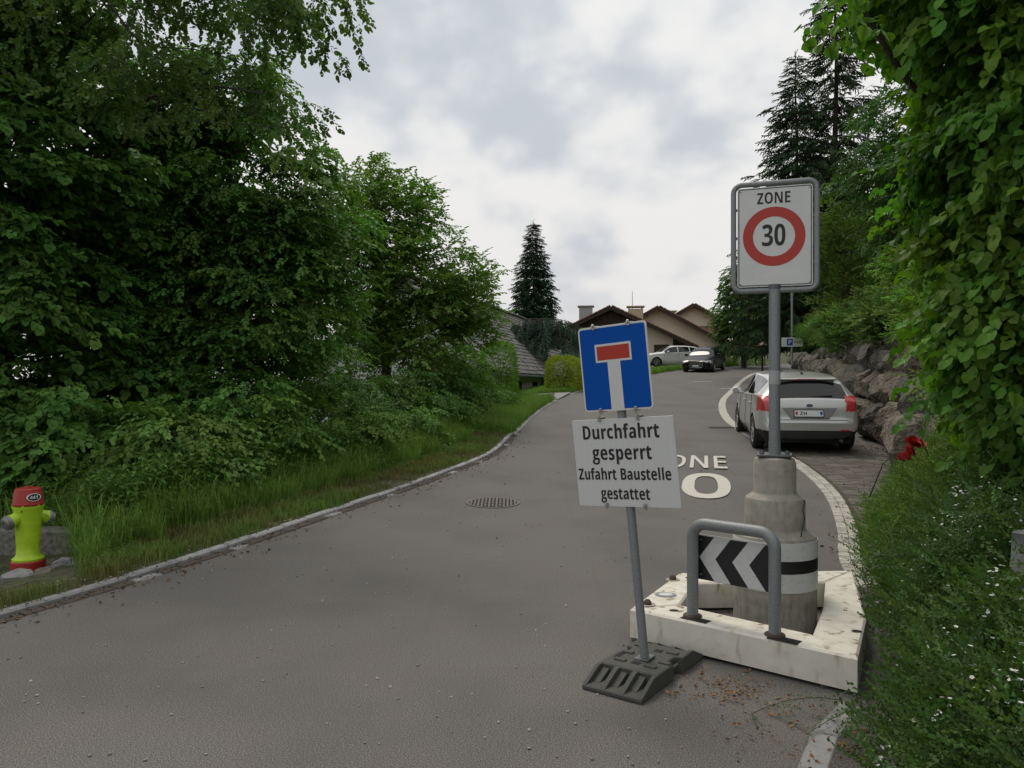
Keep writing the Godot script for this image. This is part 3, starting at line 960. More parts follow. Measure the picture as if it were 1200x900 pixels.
	M.sign_white = surface([[0.0, lin(0.57, 0.58, 0.57)], [1.0, lin(0.66, 0.66, 0.64)]], 0.01, 0.8, 0.4, 0.0, 0.0, 4, 85)
	M.board_white = plain(lin(0.6, 0.61, 0.6), 0.45)
	M.board_white.albedo_texture = noise_picture(0.02, [[0.0, grey(0.92)], [1.0, grey(1.0)]], 128, 2, 90)
	M.board_white.uv1_triplanar = true
	M.board_white.uv1_scale = Vector3(26.0, 0.6, 26.0)
	M.sign_black = plain(lin(0.012, 0.012, 0.013), 0.5)
	M.sign_red = plain(lin(0.42, 0.025, 0.015), 0.4)
	M.sign_blue = plain(lin(0.001, 0.075, 0.38), 0.5)
	M.sign_blue.metallic_specular = 0.25
	M.road_paint = surface([[0.0, lin(0.28, 0.27, 0.24)], [0.3, lin(0.5, 0.48, 0.42)], [1.0, lin(0.64, 0.615, 0.545)]], 0.09, 0.9, 0.75, 0.1, 0.0, 4, 93)
	M.rubber = surface([[0.0, lin(0.035, 0.035, 0.03)], [0.5, lin(0.065, 0.065, 0.058)], [1.0, lin(0.11, 0.108, 0.095)]], 0.05, 0.3, 0.85, 0.08, 0.0, 4, 95)
	M.dark_hole = plain(lin(0.012, 0.011, 0.01), 0.9)
	M.bark = surface([[0.0, lin(0.02, 0.017, 0.013)], [0.5, lin(0.055, 0.048, 0.038)], [1.0, lin(0.11, 0.1, 0.08)]], 0.03, 0.5, 0.95, 1.0, 0.0, 4, 97)
	M.pine_bark = plain(lin(0.055, 0.038, 0.028), 0.95)
	M.leaf = leafy()
	M.leaf_lime = leafy(0.5, Color(0.75, 0.85, 0.2))
	M.needle = leafy(0.65, Color(0.2, 0.25, 0.12))
	M.grass = leafy(0.6, Color(0.5, 0.6, 0.2))
	M.petal = plain(lin(0.72, 0.7, 0.68), 0.6)
	M.petal.backlight_enabled = true
	M.petal.backlight = Color(0.5, 0.5, 0.5)
	M.rose = plain(lin(0.42, 0.012, 0.018), 0.55)
	M.hydrant_yellow = surface([[0.0, lin(0.36, 0.56, 0.02)], [0.6, lin(0.42, 0.63, 0.025)], [1.0, lin(0.46, 0.68, 0.03)]], 0.01, 0.4, 0.4, 0.0, 0.0, 3, 99)
	M.hydrant_red = surface([[0.0, lin(0.2, 0.012, 0.01)], [0.5, lin(0.34, 0.022, 0.015)], [1.0, lin(0.4, 0.03, 0.02)]], 0.02, 0.3, 0.5, 0.05, 0.0, 4, 101)
	M.silver = plain(lin(0.54, 0.54, 0.515), 0.32, 0.4)
	M.silver.clearcoat_enabled = true
	M.silver.clearcoat = 1.0
	M.silver.clearcoat_roughness = 0.06
	M.black_paint = plain(lin(0.008, 0.009, 0.011), 0.35)
	M.black_paint.clearcoat_enabled = true
	M.black_paint.clearcoat = 0.2
	M.black_paint.clearcoat_roughness = 0.15
	M.black_paint.metallic_specular = 0.25
	M.white_paint = plain(lin(0.62, 0.62, 0.6), 0.35)
	M.white_paint.clearcoat_enabled = true
	M.car_glass = plain(lin(0.012, 0.013, 0.014), 0.05)
	M.car_glass.metallic_specular = 0.5
	M.tail_red = plain(lin(0.42, 0.01, 0.012), 0.12)
	M.tail_red.clearcoat_enabled = true
	M.headlamp = plain(lin(0.35, 0.36, 0.37), 0.1, 0.6)
	M.black_plastic = plain(lin(0.018, 0.018, 0.018), 0.6)
	M.mirror_glass = plain(lin(0.6, 0.62, 0.64), 0.03, 1.0)
	M.tyre = plain(lin(0.02, 0.02, 0.02), 0.85)
	M.alloy = plain(lin(0.4, 0.4, 0.4), 0.35, 0.8)
	M.chrome = plain(lin(0.6, 0.6, 0.6), 0.12, 1.0)
	M.plate_white = plain(lin(0.68, 0.7, 0.68), 0.4)
	M.lens = plain(lin(0.5, 0.2, 0.2), 0.1)
	M.render_beige = surface([[0.0, lin(0.62, 0.54, 0.42)], [1.0, lin(0.7, 0.61, 0.48)]], 0.02, 3.0, 0.9, 0.1, 0.0, 4, 103)
	M.render_white = surface([[0.0, lin(0.6, 0.6, 0.59)], [1.0, lin(0.7, 0.7, 0.68)]], 0.02, 3.0, 0.9, 0.1, 0.0, 4, 104)
	M.shingle = []
	for i in 3: M.shingle.append(surface([[0.0, grey(0.07 + 0.018 * i)], [1.0, grey(0.13 + 0.025 * i, Color(1, 0.95, 0.88))]], 0.03, 1.0, 0.9, 0.3, 0.0, 4, 105 + i))
	M.clay = surface([[0.0, lin(0.1, 0.055, 0.04)], [0.5, lin(0.2, 0.105, 0.07)], [1.0, lin(0.29, 0.165, 0.115)]], 0.05, 2.0, 0.9, 0.3, 0.0, 4, 109)
	M.brown_wood = surface([[0.0, lin(0.03, 0.018, 0.012)], [1.0, lin(0.065, 0.038, 0.026)]], 0.03, 1.0, 0.8, 0.2, 0.0, 4, 110)
	M.silver_shade = plain(lin(0.2, 0.2, 0.19), 0.35, 0.5)  # silver darkened to paint the shade around the number plate
	M.badge_blue = plain(lin(0.02, 0.03, 0.06), 0.3)
	M.band_white = surface([[0.0, lin(0.5, 0.51, 0.5)], [0.35, lin(0.6, 0.61, 0.6)], [1.0, lin(0.66, 0.67, 0.65)]], 0.02, 0.5, 0.4, 0.0, 0.0, 4, 87)
	M.steel_dull = plain(lin(0.24, 0.24, 0.23), 0.55, 0.6)
	M.runner = plain(lin(0.05, 0.09, 0.03), 0.6)
	M.litter = plain(Color(1, 1, 1), 0.9)
	M.litter.vertex_color_use_as_albedo = true
	M.window_glass = plain(lin(0.02, 0.022, 0.025), 0.06)
	M.chimney_cream = plain(lin(0.44, 0.38, 0.25), 0.85)
	M.sheet_metal = plain(lin(0.34, 0.35, 0.35), 0.6, 0.2)

func sprigs() -> void:
	S.broad = sprig(8, 0.34, 0.105, 0.082, 0.25, false, 11)
	S.broad2 = sprig(9, 0.36, 0.085, 0.055, 0.2, false, 12)
	S.medium = sprig(10, 0.32, 0.075, 0.05, 0.3, false, 13)
	S.birch = hanging_sprig(11, 0.24, 0.058, 0.046, 14)
	S.small = sprig(10, 0.12, 0.032, 0.022, 0.1, false, 15, 0.3)
	S.tiny = sprig(17, 0.19, 0.0185, 0.0125, 0.15, false, 16, 0.2)
	S.fine = sprig(14, 0.3, 0.05, 0.018, 0.3, true, 17, 0.3)
	S.linden = sprig(8, 0.3, 0.085, 0.078, 0.3, false, 31, 0.4)
	S.small2 = sprig(11, 0.24, 0.06, 0.036, 0.15, false, 33, 0.35)
	S.far = sprig(12, 0.55, 0.14, 0.1, 0.25, false, 18)
	S.needles = needle_spray(2)
	S.grass = tuft(16, 0.42, 0.1, 0.007, 21, 0.8)
	S.short_grass = tuft(16, 0.11, 0.1, 0.006, 22, 0.9)
	S.nettle = nettle()

func nettle() -> ArrayMesh:
	var r := RandomNumberGenerator.new()
	r.seed = 77
	var st := begin()
	for s in 4:
		var b := Vector3(r.randf_range(-0.12, 0.12), 0, r.randf_range(-0.12, 0.12))
		var lean := Vector3(r.randf_range(-0.15, 0.15), 1, r.randf_range(-0.15, 0.15))
		var h := r.randf_range(0.55, 0.9)
		st.set_color(Color(0.9, 0.9, 0.8))
		tube(st, [b, b + lean * h], [0.004, 0.002], 3, false)
		st.set_smooth_group(-1)
		for i in 8:
			var t := 0.2 + 0.8 * i / 8.0
			for q in 2:
				var a := i * 1.57 + q * PI + s
				var v := r.randf_range(0.8, 1.2)
				leaf_into(st, b + lean * h * t, Vector3(cos(a), r.randf_range(-0.5, 0.2), sin(a)).normalized(), Vector3.UP, 0.1 * (1.15 - 0.6 * t), 0.05 * (1.15 - 0.6 * t), 0.15, 0.25, Color(v, v, v))
	return made(st)

# ------------------------------------------------------------------ setting
func terrain() -> void:
	var ds := [-900.0, -300.0, -100.0, -40.0, -18.0, -10.0, -6.0]
	var d := -4.0
	while d < 30.0: ds.append(d); d += 0.4
	while d < 64.0: ds.append(d); d += 1.0
	ds.append_array([68.0, 75.0, 90.0, 120.0, 180.0, 320.0, 900.0])
	var lefts := [900.0, 300.0, 120.0, 60.0, 35.0, 24.0, 17.0, 13.0, 10.0, 8.0, 6.5, 5.2, 4.4, 3.8, 3.2, 2.6, 2.1, 1.7, 1.3, 1.0, 0.7, 0.45, 0.25, 0.12]
	var rights := [0.0, 0.1, 0.2, 0.34, 0.5, 0.7, 0.9, 1.15, 1.45, 1.8, 2.2, 2.7, 3.3, 4.0, 5.0, 6.2, 8.0, 10.5, 14.0, 19.0, 26.0, 40.0, 80.0, 250.0, 900.0]
	var rows := []
	for dd in ds:
		var l: float = left_of(dd); var r: float = right_of(dd); var f: float = maxf(foot_of(dd), r + 0.3)
		var row := PackedVector3Array()
		for e in lefts: row.append(Vector3(l - e, ground(l - e, dd), -dd))
		for q in 5: row.append(Vector3(lerpf(l + 0.05, r - 0.04, q / 4.0), rise(dd) - 0.07, -dd))
		for q in 4: row.append(Vector3(lerpf(r + 0.02, f, q / 4.0), rise(dd) - 0.015, -dd))
		for t in rights: row.append(Vector3(f + t, rise(dd) + bank(t, dd) - 0.01, -dd))
		rows.append(row)
	var st := begin()
	st.set_smooth_group(1)
	for i in rows.size() - 1:
		for j in rows[0].size() - 1:
			quad(st, rows[i][j], rows[i][j + 1], rows[i + 1][j + 1], rows[i + 1][j])
	build(st, "ground", M.soil, self).set_meta("kind", "structure")

func road() -> void:
	var st := begin()
	st.set_smooth_group(1)
	var rows := []
	var d := -16.0
	while d < 68.0:
		var l: float = left_of(d); var r: float = right_of(d)
		var row := PackedVector3Array()
		for q in 13:
			var u := q / 12.0
			row.append(Vector3(lerpf(l, r, u), rise(d) + 0.006 * bumps.get_noise_2d(u * 20.0, d * 2.0), -d))
		rows.append(row)
		d += 0.5
	for i in rows.size() - 1:
		for j in 12: quad(st, rows[i][j], rows[i][j + 1], rows[i + 1][j + 1], rows[i + 1][j])
	var o := build(st, "road", M.asphalt, self)
	o.set_meta("kind", "structure")
	# darker asphalt apron between the road's edge and the bank, close by
	st = begin()
	st.set_smooth_group(1)
	rows = []
	d = -2.0
	while d < 6.3:
		var l: float = right_of(d) - 0.02; var r: float = foot_of(d) + 0.1
		var row := PackedVector3Array()
		for q in 5: row.append(Vector3(lerpf(l, r, q / 4.0), rise(d) + 0.004, -d))
		rows.append(row)
		d += 0.3
	for i in rows.size() - 1:
		for j in 4: quad(st, rows[i][j], rows[i][j + 1], rows[i + 1][j + 1], rows[i + 1][j])
	build(st, "asphalt_apron", M.asphalt_dark, self).set_meta("kind", "structure")
	# parking bay along the boulder wall
	st = begin()
	st.set_smooth_group(1)
	rows = []
	d = 15.35
	while d < 52.0:
		var l: float = right_of(d) + 0.1; var r: float = foot_of(d) + 0.08
		var row := PackedVector3Array()
		for q in 5: row.append(Vector3(lerpf(l, r, q / 4.0), rise(d) + 0.001, -d))
		rows.append(row)
		d += 0.5
	for i in rows.size() - 1:
		for j in 4: quad(st, rows[i][j], rows[i][j + 1], rows[i + 1][j + 1], rows[i + 1][j])
	build(st, "parking_bay_pavement", M.asphalt, self).set_meta("kind", "structure")
	# painted zone marking, read by those who drive in
	var slope := atan(0.04)
	var marking := structure("road_marking", Vector3(0, 0, 0))
	var flat := Basis(Vector3.UP, -0.245) * Basis(Vector3.RIGHT, -PI / 2 + slope)
	lettering("ZONE", 1.45, 1.3, M.road_paint, marking, Transform3D(flat, Vector3(2.98, rise(13.1) + 0.016, -13.1)), false, 0.003, 0.4)
	for k in 2:
		lettering(["3", "0"][k], 1.95, 0.66, M.road_paint, marking, Transform3D(flat, Vector3([1.95, 2.7][k], rise([10.95, 10.75][k]) + 0.012, -[10.95, 10.75][k])), false, 0.003, 0.6)
	for m in [[6.9, 36.0], [7.0, 31.5]]:   # short worn dashes up the road
		st = begin()
		box(st, Vector3(m[0] + 2.0, rise(m[1]) + 0.004, -m[1]), Vector3(0.9, 0.006, 0.14), 0.0, Basis(Vector3.RIGHT, 0.065))
		build(st, "dash", M.road_paint, marking)
	manhole(Vector3(-0.235, rise(9.55), -9.55))
	# slotted drain by the white edge
	var drain := thing("road_drain", "small slotted iron drain in the asphalt at the white edge line", "drain", on(5.0, 18.4, 0.002))
	st = begin()
	box(st, Vector3(0, 0.002, 0), Vector3(0.62, 0.012, 0.34), 0.003)
	build(st, "frame", M.cast_iron, drain)
	for k in 9:
		st = begin()
		box(st, Vector3(-0.26 + k * 0.065, 0.0095, 0), Vector3(0.03, 0.003, 0.26))
		build(st, "slot", M.dark_hole, drain)

func manhole(p: Vector3) -> void:
	var t := thing("manhole_cover", "round ribbed iron manhole cover set in the road", "manhole cover", p)
	t.rotation.x = atan(0.04)
	var st := begin()
	lathe(st, Transform3D(), [Vector2(0.335, 0.0), Vector2(0.335, 0.009), Vector2(0.3, 0.009), Vector2(0.298, 0.003)], 40)
	build(st, "frame", M.cast_iron, t)
	st = begin()
	lathe(st, Transform3D(), [Vector2(0.298, 0.003), Vector2(0.0, 0.0035)], 40)
	build(st, "plate", M.dark_hole, t)
	for k in 13:
		var x := -0.27 + k * 0.045
		var half := sqrt(0.292 * 0.292 - x * x)
		if k in [4, 6, 8]:
			for s in [-1.0, 0.0, 1.0]:
				st = begin()
				box(st, Vector3(x, 0.0075, s * half * 0.62), Vector3(0.026, 0.009, half * 0.5), 0.003)
				build(st, "rib", M.cast_iron, t)
		else:
			st = begin()
			box(st, Vector3(x, 0.0075, 0), Vector3(0.026, 0.009, half * 2.0), 0.003)
			build(st, "rib", M.cast_iron, t)

func walk(table: Array, offset: float, d0: float, d1: float, step: Vector2, gap: float, lay: Callable) -> void:   # lays pieces end to end along an edge of the road
	var d := d0
	while d < d1:
		var l := rng.randf_range(step.x, step.y)
		var dx: float = (along(table, d + 0.2) - along(table, d)) / 0.2
		var dd := l / sqrt(1.0 + dx * dx)
		var a := Vector3(along(table, d) + offset, rise(d), -d)
		var b := Vector3(along(table, d + dd) + offset, rise(d + dd), -(d + dd))
		var f := (b - a).normalized()
		var side := f.cross(Vector3.UP).normalized()
		lay.call(Transform3D(Basis(side, side.cross(f), -f), (a + b) * 0.5), a.distance_to(b) - gap)
		d += dd

func kerbs() -> void:
	var k := structure("kerb")
	var lay := func(xf: Transform3D, l: float) -> void:
		var st := begin()
		box(st, Vector3(rng.randf_range(-0.008, 0.008), -0.078 + rng.randf_range(-0.006, 0.006), 0), Vector3(0.095, 0.23, l), 0.014, Basis(Vector3.UP, rng.randf_range(-0.012, 0.012)))
		build(st, "kerb_stone", M.granite[rng.randi() % 3], k, xf)
	walk(LEFT_EDGE, -0.07, 1.2, 17.0, Vector2(0.36, 0.62), 0.012, lay)
	M.sett_brown = surface([[0.0, lin(0.03, 0.024, 0.019)], [0.5, lin(0.07, 0.055, 0.043)], [1.0, lin(0.15, 0.12, 0.095)]], 0.14, 0.6, 0.9, 0.15, 0.0, 3, 140)  # dark brown stands in for dirt and shade on the kerb's side
	var gutter := structure("gutter")
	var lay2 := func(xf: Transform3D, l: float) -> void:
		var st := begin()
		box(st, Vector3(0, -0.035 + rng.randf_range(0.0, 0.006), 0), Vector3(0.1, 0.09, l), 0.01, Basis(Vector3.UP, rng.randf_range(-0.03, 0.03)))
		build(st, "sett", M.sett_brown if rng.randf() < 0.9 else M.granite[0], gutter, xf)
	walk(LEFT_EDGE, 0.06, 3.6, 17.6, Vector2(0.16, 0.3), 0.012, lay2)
	var edging := structure("road_edging")
	var lay3 := func(xf: Transform3D, l: float) -> void:
		var st := begin()
		box(st, Vector3(0, -0.03, 0), Vector3(0.13, 0.09, l), 0.008)
		build(st, "edging_stone", M.granite[rng.randi() % 3], edging, xf)
	walk(LEFT_EDGE, -0.02, 17.2, 33.0, Vector2(0.5, 0.8), 0.012, lay3)
	var strip := structure("edge_strip")
	M.sett_white = over(surface([[0.0, lin(0.3, 0.28, 0.24)], [0.5, lin(0.5, 0.48, 0.43)], [1.0, lin(0.62, 0.6, 0.55)]], 0.1, 0.6, 0.85, 0.12, 0.0, 3, 120), 0.02, [[0.0, lin(0.5, 0.46, 0.4)], [0.4, grey(0.92)], [1.0, grey(1.05)]], 1.1, 121)
	M.sett_pale = over(surface([[0.0, lin(0.24, 0.22, 0.19)], [0.5, lin(0.4, 0.38, 0.34)], [1.0, lin(0.52, 0.5, 0.46)]], 0.1, 0.6, 0.85, 0.12, 0.0, 3, 122), 0.02, [[0.0, lin(0.5, 0.46, 0.4)], [0.4, grey(0.92)], [1.0, grey(1.05)]], 1.1, 123)
	for row in 2:
		var lay4 := func(xf: Transform3D, l: float) -> void:
			var st := begin()
			box(st, Vector3(0, -0.035 + rng.randf_range(0.0, 0.007), 0), Vector3(0.098, 0.1, l), 0.009, Basis(Vector3.UP, rng.randf_range(-0.04, 0.04)))
			build(st, "sett", M.sett_white if rng.randf() < 0.6 else M.sett_pale, strip, xf)
		walk(RIGHT_EDGE, 0.02 + row * 0.108, 6.0, 13.2, Vector2(0.1, 0.18), 0.011, lay4)
	var lay5 := func(xf: Transform3D, l: float) -> void:
		var st := begin()
		box(st, Vector3(0.03, -0.035, 0), Vector3(0.22, 0.094, l), 0.008)
		build(st, "edge_stone", M.sett_white, strip, xf)
	walk(RIGHT_EDGE, 0.03, 13.25, 46.0, Vector2(0.4, 0.6), 0.008, lay5)
	var lay6 := func(xf: Transform3D, l: float) -> void:
		var st := begin()
		box(st, Vector3(0, -0.043 + rng.randf_range(0.0, 0.004), 0), Vector3(0.12, 0.1, l), 0.01)
		build(st, "worn_slab", M.granite[0], strip, xf)
	walk(RIGHT_EDGE, 0.0, 2.4, 3.75, Vector2(0.3, 0.5), 0.01, lay6)

func forecourt() -> void:
	var f := structure("paved_forecourt")
	var n := [0]
	for k in 11:
		var off := 0.245 + 0.135 + 0.268 * k
		var lay := func(xf: Transform3D, l: float) -> void:
			if xf.origin.x > foot_of(-xf.origin.z) + 0.05 or n[0] >= 300: return
			n[0] += 1
			var st := begin()
			box(st, Vector3(0, -0.036 + rng.randf_range(-0.004, 0.004), 0), Vector3(0.258, 0.08, l), 0.01, Basis(Vector3.UP, rng.randf_range(-0.02, 0.02)) * Basis(Vector3.RIGHT, rng.randf_range(-0.012, 0.012)))
			build(st, "paver", M.paver[rng.randi() % 3], f, xf)
		walk(RIGHT_EDGE, off, 6.2 + 0.09 * (k % 2), 15.5 + 0.09 * (k % 2), Vector2(0.215, 0.215), 0.01, lay)

func boulder_wall() -> void:
	var w := thing("boulder_wall", "dry wall of large rough grey boulders beside the parked silver car", "wall", on(7.4, 15.0))
	var shapes := []
	for i in 7: shapes.append(rock(300 + i, Vector3(1, 1, 1)))
	var tiers := [[0.42, 0.5, 0.7], [1.12, 0.44, 0.6], [1.66, 0.36, 0.5], [2.1, 0.3, 0.4]]
	for k in 4:
		var d := 11.2 + k * 0.45
		while d < 32.0:
			var s := rng.randf_range(tiers[k][1], tiers[k][2]) * (1.0 if d < 20.0 else 0.85)
			var dx: float = (foot_of(d + 0.5) - foot_of(d)) / 0.5
			var p := Vector3(foot_of(d) + 0.06 + 0.15 * k + rng.randf_range(-0.08, 0.08), rise(d) + float(tiers[k][0]) + rng.randf_range(-0.08, 0.08), -d)
			if (d > 25.0 and k == 2) or (d > 19.0 and k == 3): break
			var b := Basis(Vector3.UP, -atan(dx) + rng.randf_range(-0.25, 0.25)) * Basis(in_ball(), rng.randf_range(0.0, 0.3))
			if rng.randf() < 0.5: b = b * Basis(Vector3.UP, PI)
			put(shapes[rng.randi() % 7], "boulder", M.boulder[rng.randi() % 3], w, Transform3D(b.scaled_local(Vector3(s * 0.8, s * rng.randf_range(0.85, 1.05), s * rng.randf_range(1.1, 1.5))), p - w.position))
			d += s * rng.randf_range(1.55, 1.85)

# ------------------------------------------------------------------ houses
func wall_with_gable(st: SurfaceTool, w: float, low: float, eave: float, peak: float, z0: float, z1: float) -> void:
	prism(st, Transform3D(), PackedVector2Array([Vector2(-w, low), Vector2(w, low), Vector2(w, eave), Vector2(0, peak), Vector2(-w, eave)]), z0, z1)

func gabled_house(called: String, label: String, where: Vector3, turn: float, half: float, eave: float, peak: float, deep: float, o := {}) -> Node3D:
	var t := thing(called, label, "house", where, turn, "row of gabled houses at the top of the road")
	var st := begin()
	wall_with_gable(st, half, -3.0, eave, peak - 0.12, -deep, 0.0)
	build(st, "wall", M.render_beige, t)
	var run := Vector2(half, peak - eave)
	var ext := run.normalized() * 0.55
	var angle := atan2(peak - eave, half)
	for s in [-1.0, 1.0]:
		var l: float = run.length() + 0.55 + (o.get("longer", 0.0) if s > 0.0 else 0.0)
		var roof := Node3D.new()
		roof.name = "roof_slope"
		t.add_child(roof, true)
		roof.transform = Transform3D(Basis(Vector3.BACK, -angle * s) * Basis(Vector3.UP, 0.0 if s > 0 else PI), Vector3(0, peak, 0))
		# its own x runs down the slope
		var z_front := 0.75 if s > 0 else deep + 0.1
		var z_back := -(deep + 0.1) if s > 0 else -0.75
		st = begin()
		box(st, Vector3(l * 0.5, 0.02, (z_front + z_back) * 0.5), Vector3(l, 0.14, z_front - z_back), 0.01)
		build(st, "decking", M.brown_wood, roof)
		st = begin()
		var courses := int(l / 0.34)
		for c in courses:
			for q in int((z_front - z_back) / 0.5):
				box(st, Vector3((c + 0.5) * l / courses, 0.13 + rng.randf_range(-0.008, 0.008), z_back + (q + 0.5) * 0.5), Vector3(l / courses + 0.05, 0.045, 0.47), 0.0, Basis(Vector3.BACK, 0.09))
		build(st, "roof_tiles", M.clay, roof).set_meta("kind", "stuff")
		st = begin()
		var zf := z_front + 0.03 if s > 0 else z_back - 0.03
		box(st, Vector3(l * 0.5, -0.03, zf), Vector3(l, 0.26, 0.05), 0.01)
		build(st, "barge_board", M.brown_wood, roof)
		for c in courses:
			st = begin()
			box(st, Vector3((c + 0.5) * l / courses, 0.14, zf), Vector3(l / courses - 0.03, 0.1, 0.16), 0.02)
			build(st, "verge_tile", M.clay, roof)
	return t

func window(t: Node3D, p: Vector3, w: float, h: float) -> void:
	var st := begin()
	for s in [-1.0, 1.0]:
		box(st, p + Vector3(s * (w * 0.5 - 0.04), 0, 0.02), Vector3(0.08, h, 0.08), 0.005)
		box(st, p + Vector3(0, s * (h * 0.5 - 0.04), 0.02), Vector3(w - 0.164, 0.08, 0.08), 0.005)
	box(st, p + Vector3(0, 0, 0.018), Vector3(0.06, h - 0.164, 0.07))
	var f := build(st, "window", M.brown_wood, t)
	st = begin()
	box(st, p + Vector3(0, 0, 0.006), Vector3(w - 0.1, h - 0.1, 0.02))
	build(st, "pane", M.window_glass, f)

func chimney(parent: Node3D, p: Vector3, w: float, h: float, d: float, mat: Material, cap: Material, gap := 0.14) -> void:
	var st := begin()
	box(st, p + Vector3(0, h * 0.5, 0), Vector3(w, h, d), 0.02)
	var c := build(st, "chimney", mat, parent)
	for s in [-1.0, 1.0]:
		for q in [-1.0, 1.0]:
			st = begin()
			box(st, p + Vector3(s * (w * 0.5 - 0.08), h + gap * 0.5, q * (d * 0.5 - 0.08)), Vector3(0.1, gap, 0.1))
			build(st, "cap_support", mat, c)
	st = begin()
	box(st, p + Vector3(0, h + gap + 0.05, 0), Vector3(w + 0.25, 0.1, d + 0.25), 0.02)
	build(st, "chimney_cap", cap, c)

func houses() -> void:
	# A: the front one, its dark timber gable half hidden by the blue sign
	var p := at(716, 361, 58.0)
	var a := gabled_house("gabled_house", "beige gabled house with brown timber gable behind the blue sign", Vector3(p.x, 3.0, p.z), -0.12, 4.6, 2.1, p.y - 3.0, 11.0, {"longer": 1.4})
	var st := begin()
	prism(st, Transform3D(), PackedVector2Array([Vector2(-3.3, 2.9), Vector2(3.3, 2.9), Vector2(0, p.y - 3.2)]), 0.0, 0.08)
	build(st, "timber_gable", M.brown_wood, a)
	for k in 13:
		st = begin()
		var x := -3.0 + k * 0.5
		box(st, Vector3(x, 2.9 + (p.y - 6.1) * 0.5 * (1.0 - absf(x) / 3.3) + 0.0, 0.1), Vector3(0.44, (p.y - 6.2) * (1.0 - absf(x) / 3.3), 0.05), 0.01)
		build(st, "gable_board", M.brown_wood, a)
	window(a, Vector3(1.2, 0.9, 0.0), 1.3, 1.2)
	window(a, Vector3(-1.6, 0.9, 0.0), 1.3, 1.2)
	st = begin()
	box(st, Vector3(3.75, 0.75, 0.02), Vector3(1.1, 1.6, 0.08), 0.01)
	build(st, "dark_door", M.brown_wood, a)
	chimney(a, Vector3(-1.95, 2.9, -2.6), 1.05, 1.75, 0.9, M.sheet_metal, M.sheet_metal, 0.02)
	chimney(a, Vector3(2.0, 2.9, -4.5), 1.2, 1.75, 0.9, M.chimney_cream, M.chimney_cream)
	st = begin()
	tube(st, [Vector3(1.75, 4.7, -4.5), Vector3(1.75, 6.1, -4.5)], [0.03, 0.02], 6)
	build(st, "aerial", M.galvanised_dark, a)
	# B
	p = at(771, 361, 65.0)
	var b := gabled_house("gabled_house", "middle beige house of the row with broad plain gable wall", Vector3(p.x, 3.4, p.z), -0.1, 5.4, 1.6, p.y - 3.4, 12.0)
	window(b, Vector3(1.9, 0.6, 0.0), 1.2, 1.1)
	st = begin()
	box(st, Vector3(4.7, 0.35, 0.25), Vector3(1.5, 1.9, 0.5), 0.02)
	build(st, "dark_porch", M.brown_wood, b)
	chimney(b, Vector3(1.3, 2.6, -4.5), 1.25, 1.95, 0.9, M.chimney_cream, M.chimney_cream)
	# C
	p = at(812, 358, 71.0)
	var c := gabled_house("gabled_house", "rearmost beige gabled house with tiled canopy next to the tree", Vector3(p.x, 3.6, p.z), -0.08, 3.2, 3.4, p.y - 3.6, 9.0)
	st = begin()
	box(st, Vector3(0.9, 2.75, 0.9), Vector3(5.0, 0.12, 2.1), 0.02, Basis(Vector3.RIGHT, 0.55))
	var canopy := build(st, "canopy", M.brown_wood, c)
	for r in 5:
		for q in 11:
			st = begin()
			box(st, Vector3(-1.4 + q * 0.46, 3.22 - r * 0.21, 0.28 + r * 0.35), Vector3(0.43, 0.06, 0.42), 0.015, Basis(Vector3.RIGHT, 0.5))
			build(st, "roof_tile", M.clay, canopy)
	window(c, Vector3(0.6, 1.2, 0.0), 2.2, 1.5)
	# the grey shingled house by the driveway, its eaves along the road
	var turn := -0.2376
	var g := thing("shingled_house", "grey house with steep shingled roof behind the clipped bushes", "house", Vector3(-0.25, 0.4, -28.0), turn)
	st = begin()
	prism(st, Transform3D(Basis(), Vector3.ZERO), PackedVector2Array([Vector2(-6.6, -2.0), Vector2(-0.35, -2.0), Vector2(-0.35, 1.72), Vector2(-3.4, 4.85), Vector2(-6.6, 1.72)]), -23.8, 1.8)
	build(st, "wall", M.render_white, g)
	var slope := Vector2(-3.5, 3.45)
	var rise_ := atan2(3.45, 3.5)
	for s in [1.0, -1.0]:
		var roof := Node3D.new()
		roof.name = "roof_slope"
		g.add_child(roof, true)
		roof.transform = Transform3D(Basis(Vector3.BACK, -rise_ * s) * Basis(Vector3.UP, 0.0 if s > 0 else PI), Vector3(-3.4, 5.0, -11.0))
		st = begin()
		box(st, Vector3(2.45, 0.0, 0), Vector3(4.95, 0.12, 26.4))
		build(st, "decking", M.brown_wood, roof)
		var sts := [begin(), begin(), begin()]
		for r in 20:
			for q in 66:
				if s < 0.0 and (r + q) % 2: continue
				box(sts[rng.randi() % 3], Vector3(0.12 + r * 0.245, 0.1 + rng.randf_range(-0.006, 0.012), -13.0 + q * 0.397 + rng.randf_range(-0.02, 0.02)), Vector3(0.33 + rng.randf_range(-0.03, 0.03), 0.028, 0.385 if s > 0.0 else 0.78), 0.0, Basis(Vector3.BACK, 0.09))
		for i in 3: build(sts[i], "roof_shingles", M.shingle[i], roof).set_meta("kind", "stuff")
		st = begin()
		tube(st, [Vector3(4.98, 0.02, -13.2), Vector3(4.98, 0.02, 13.2)], [0.07], 8)
		build(st, "gutter", M.galvanised_dark, roof)
	st = begin()
	box(st, Vector3(-3.4, 5.12, -11.0), Vector3(0.4, 0.1, 26.4), 0.03)
	build(st, "ridge", M.shingle[0], g)
	for k in 3:
		var wn := Node3D.new()
		wn.name = "window_bay"
		g.add_child(wn, true)
		wn.transform = Transform3D(Basis(Vector3.UP, PI / 2), Vector3(-0.35, 0.55, -3.6 - k * 3.2))
		window(wn, Vector3.ZERO, 0.9, 1.5)
	st = begin()
	box(st, Vector3(-0.33, 0.35, -2.1), Vector3(0.06, 2.1, 0.95), 0.01)
	build(st, "door", M.sheet_metal, g)
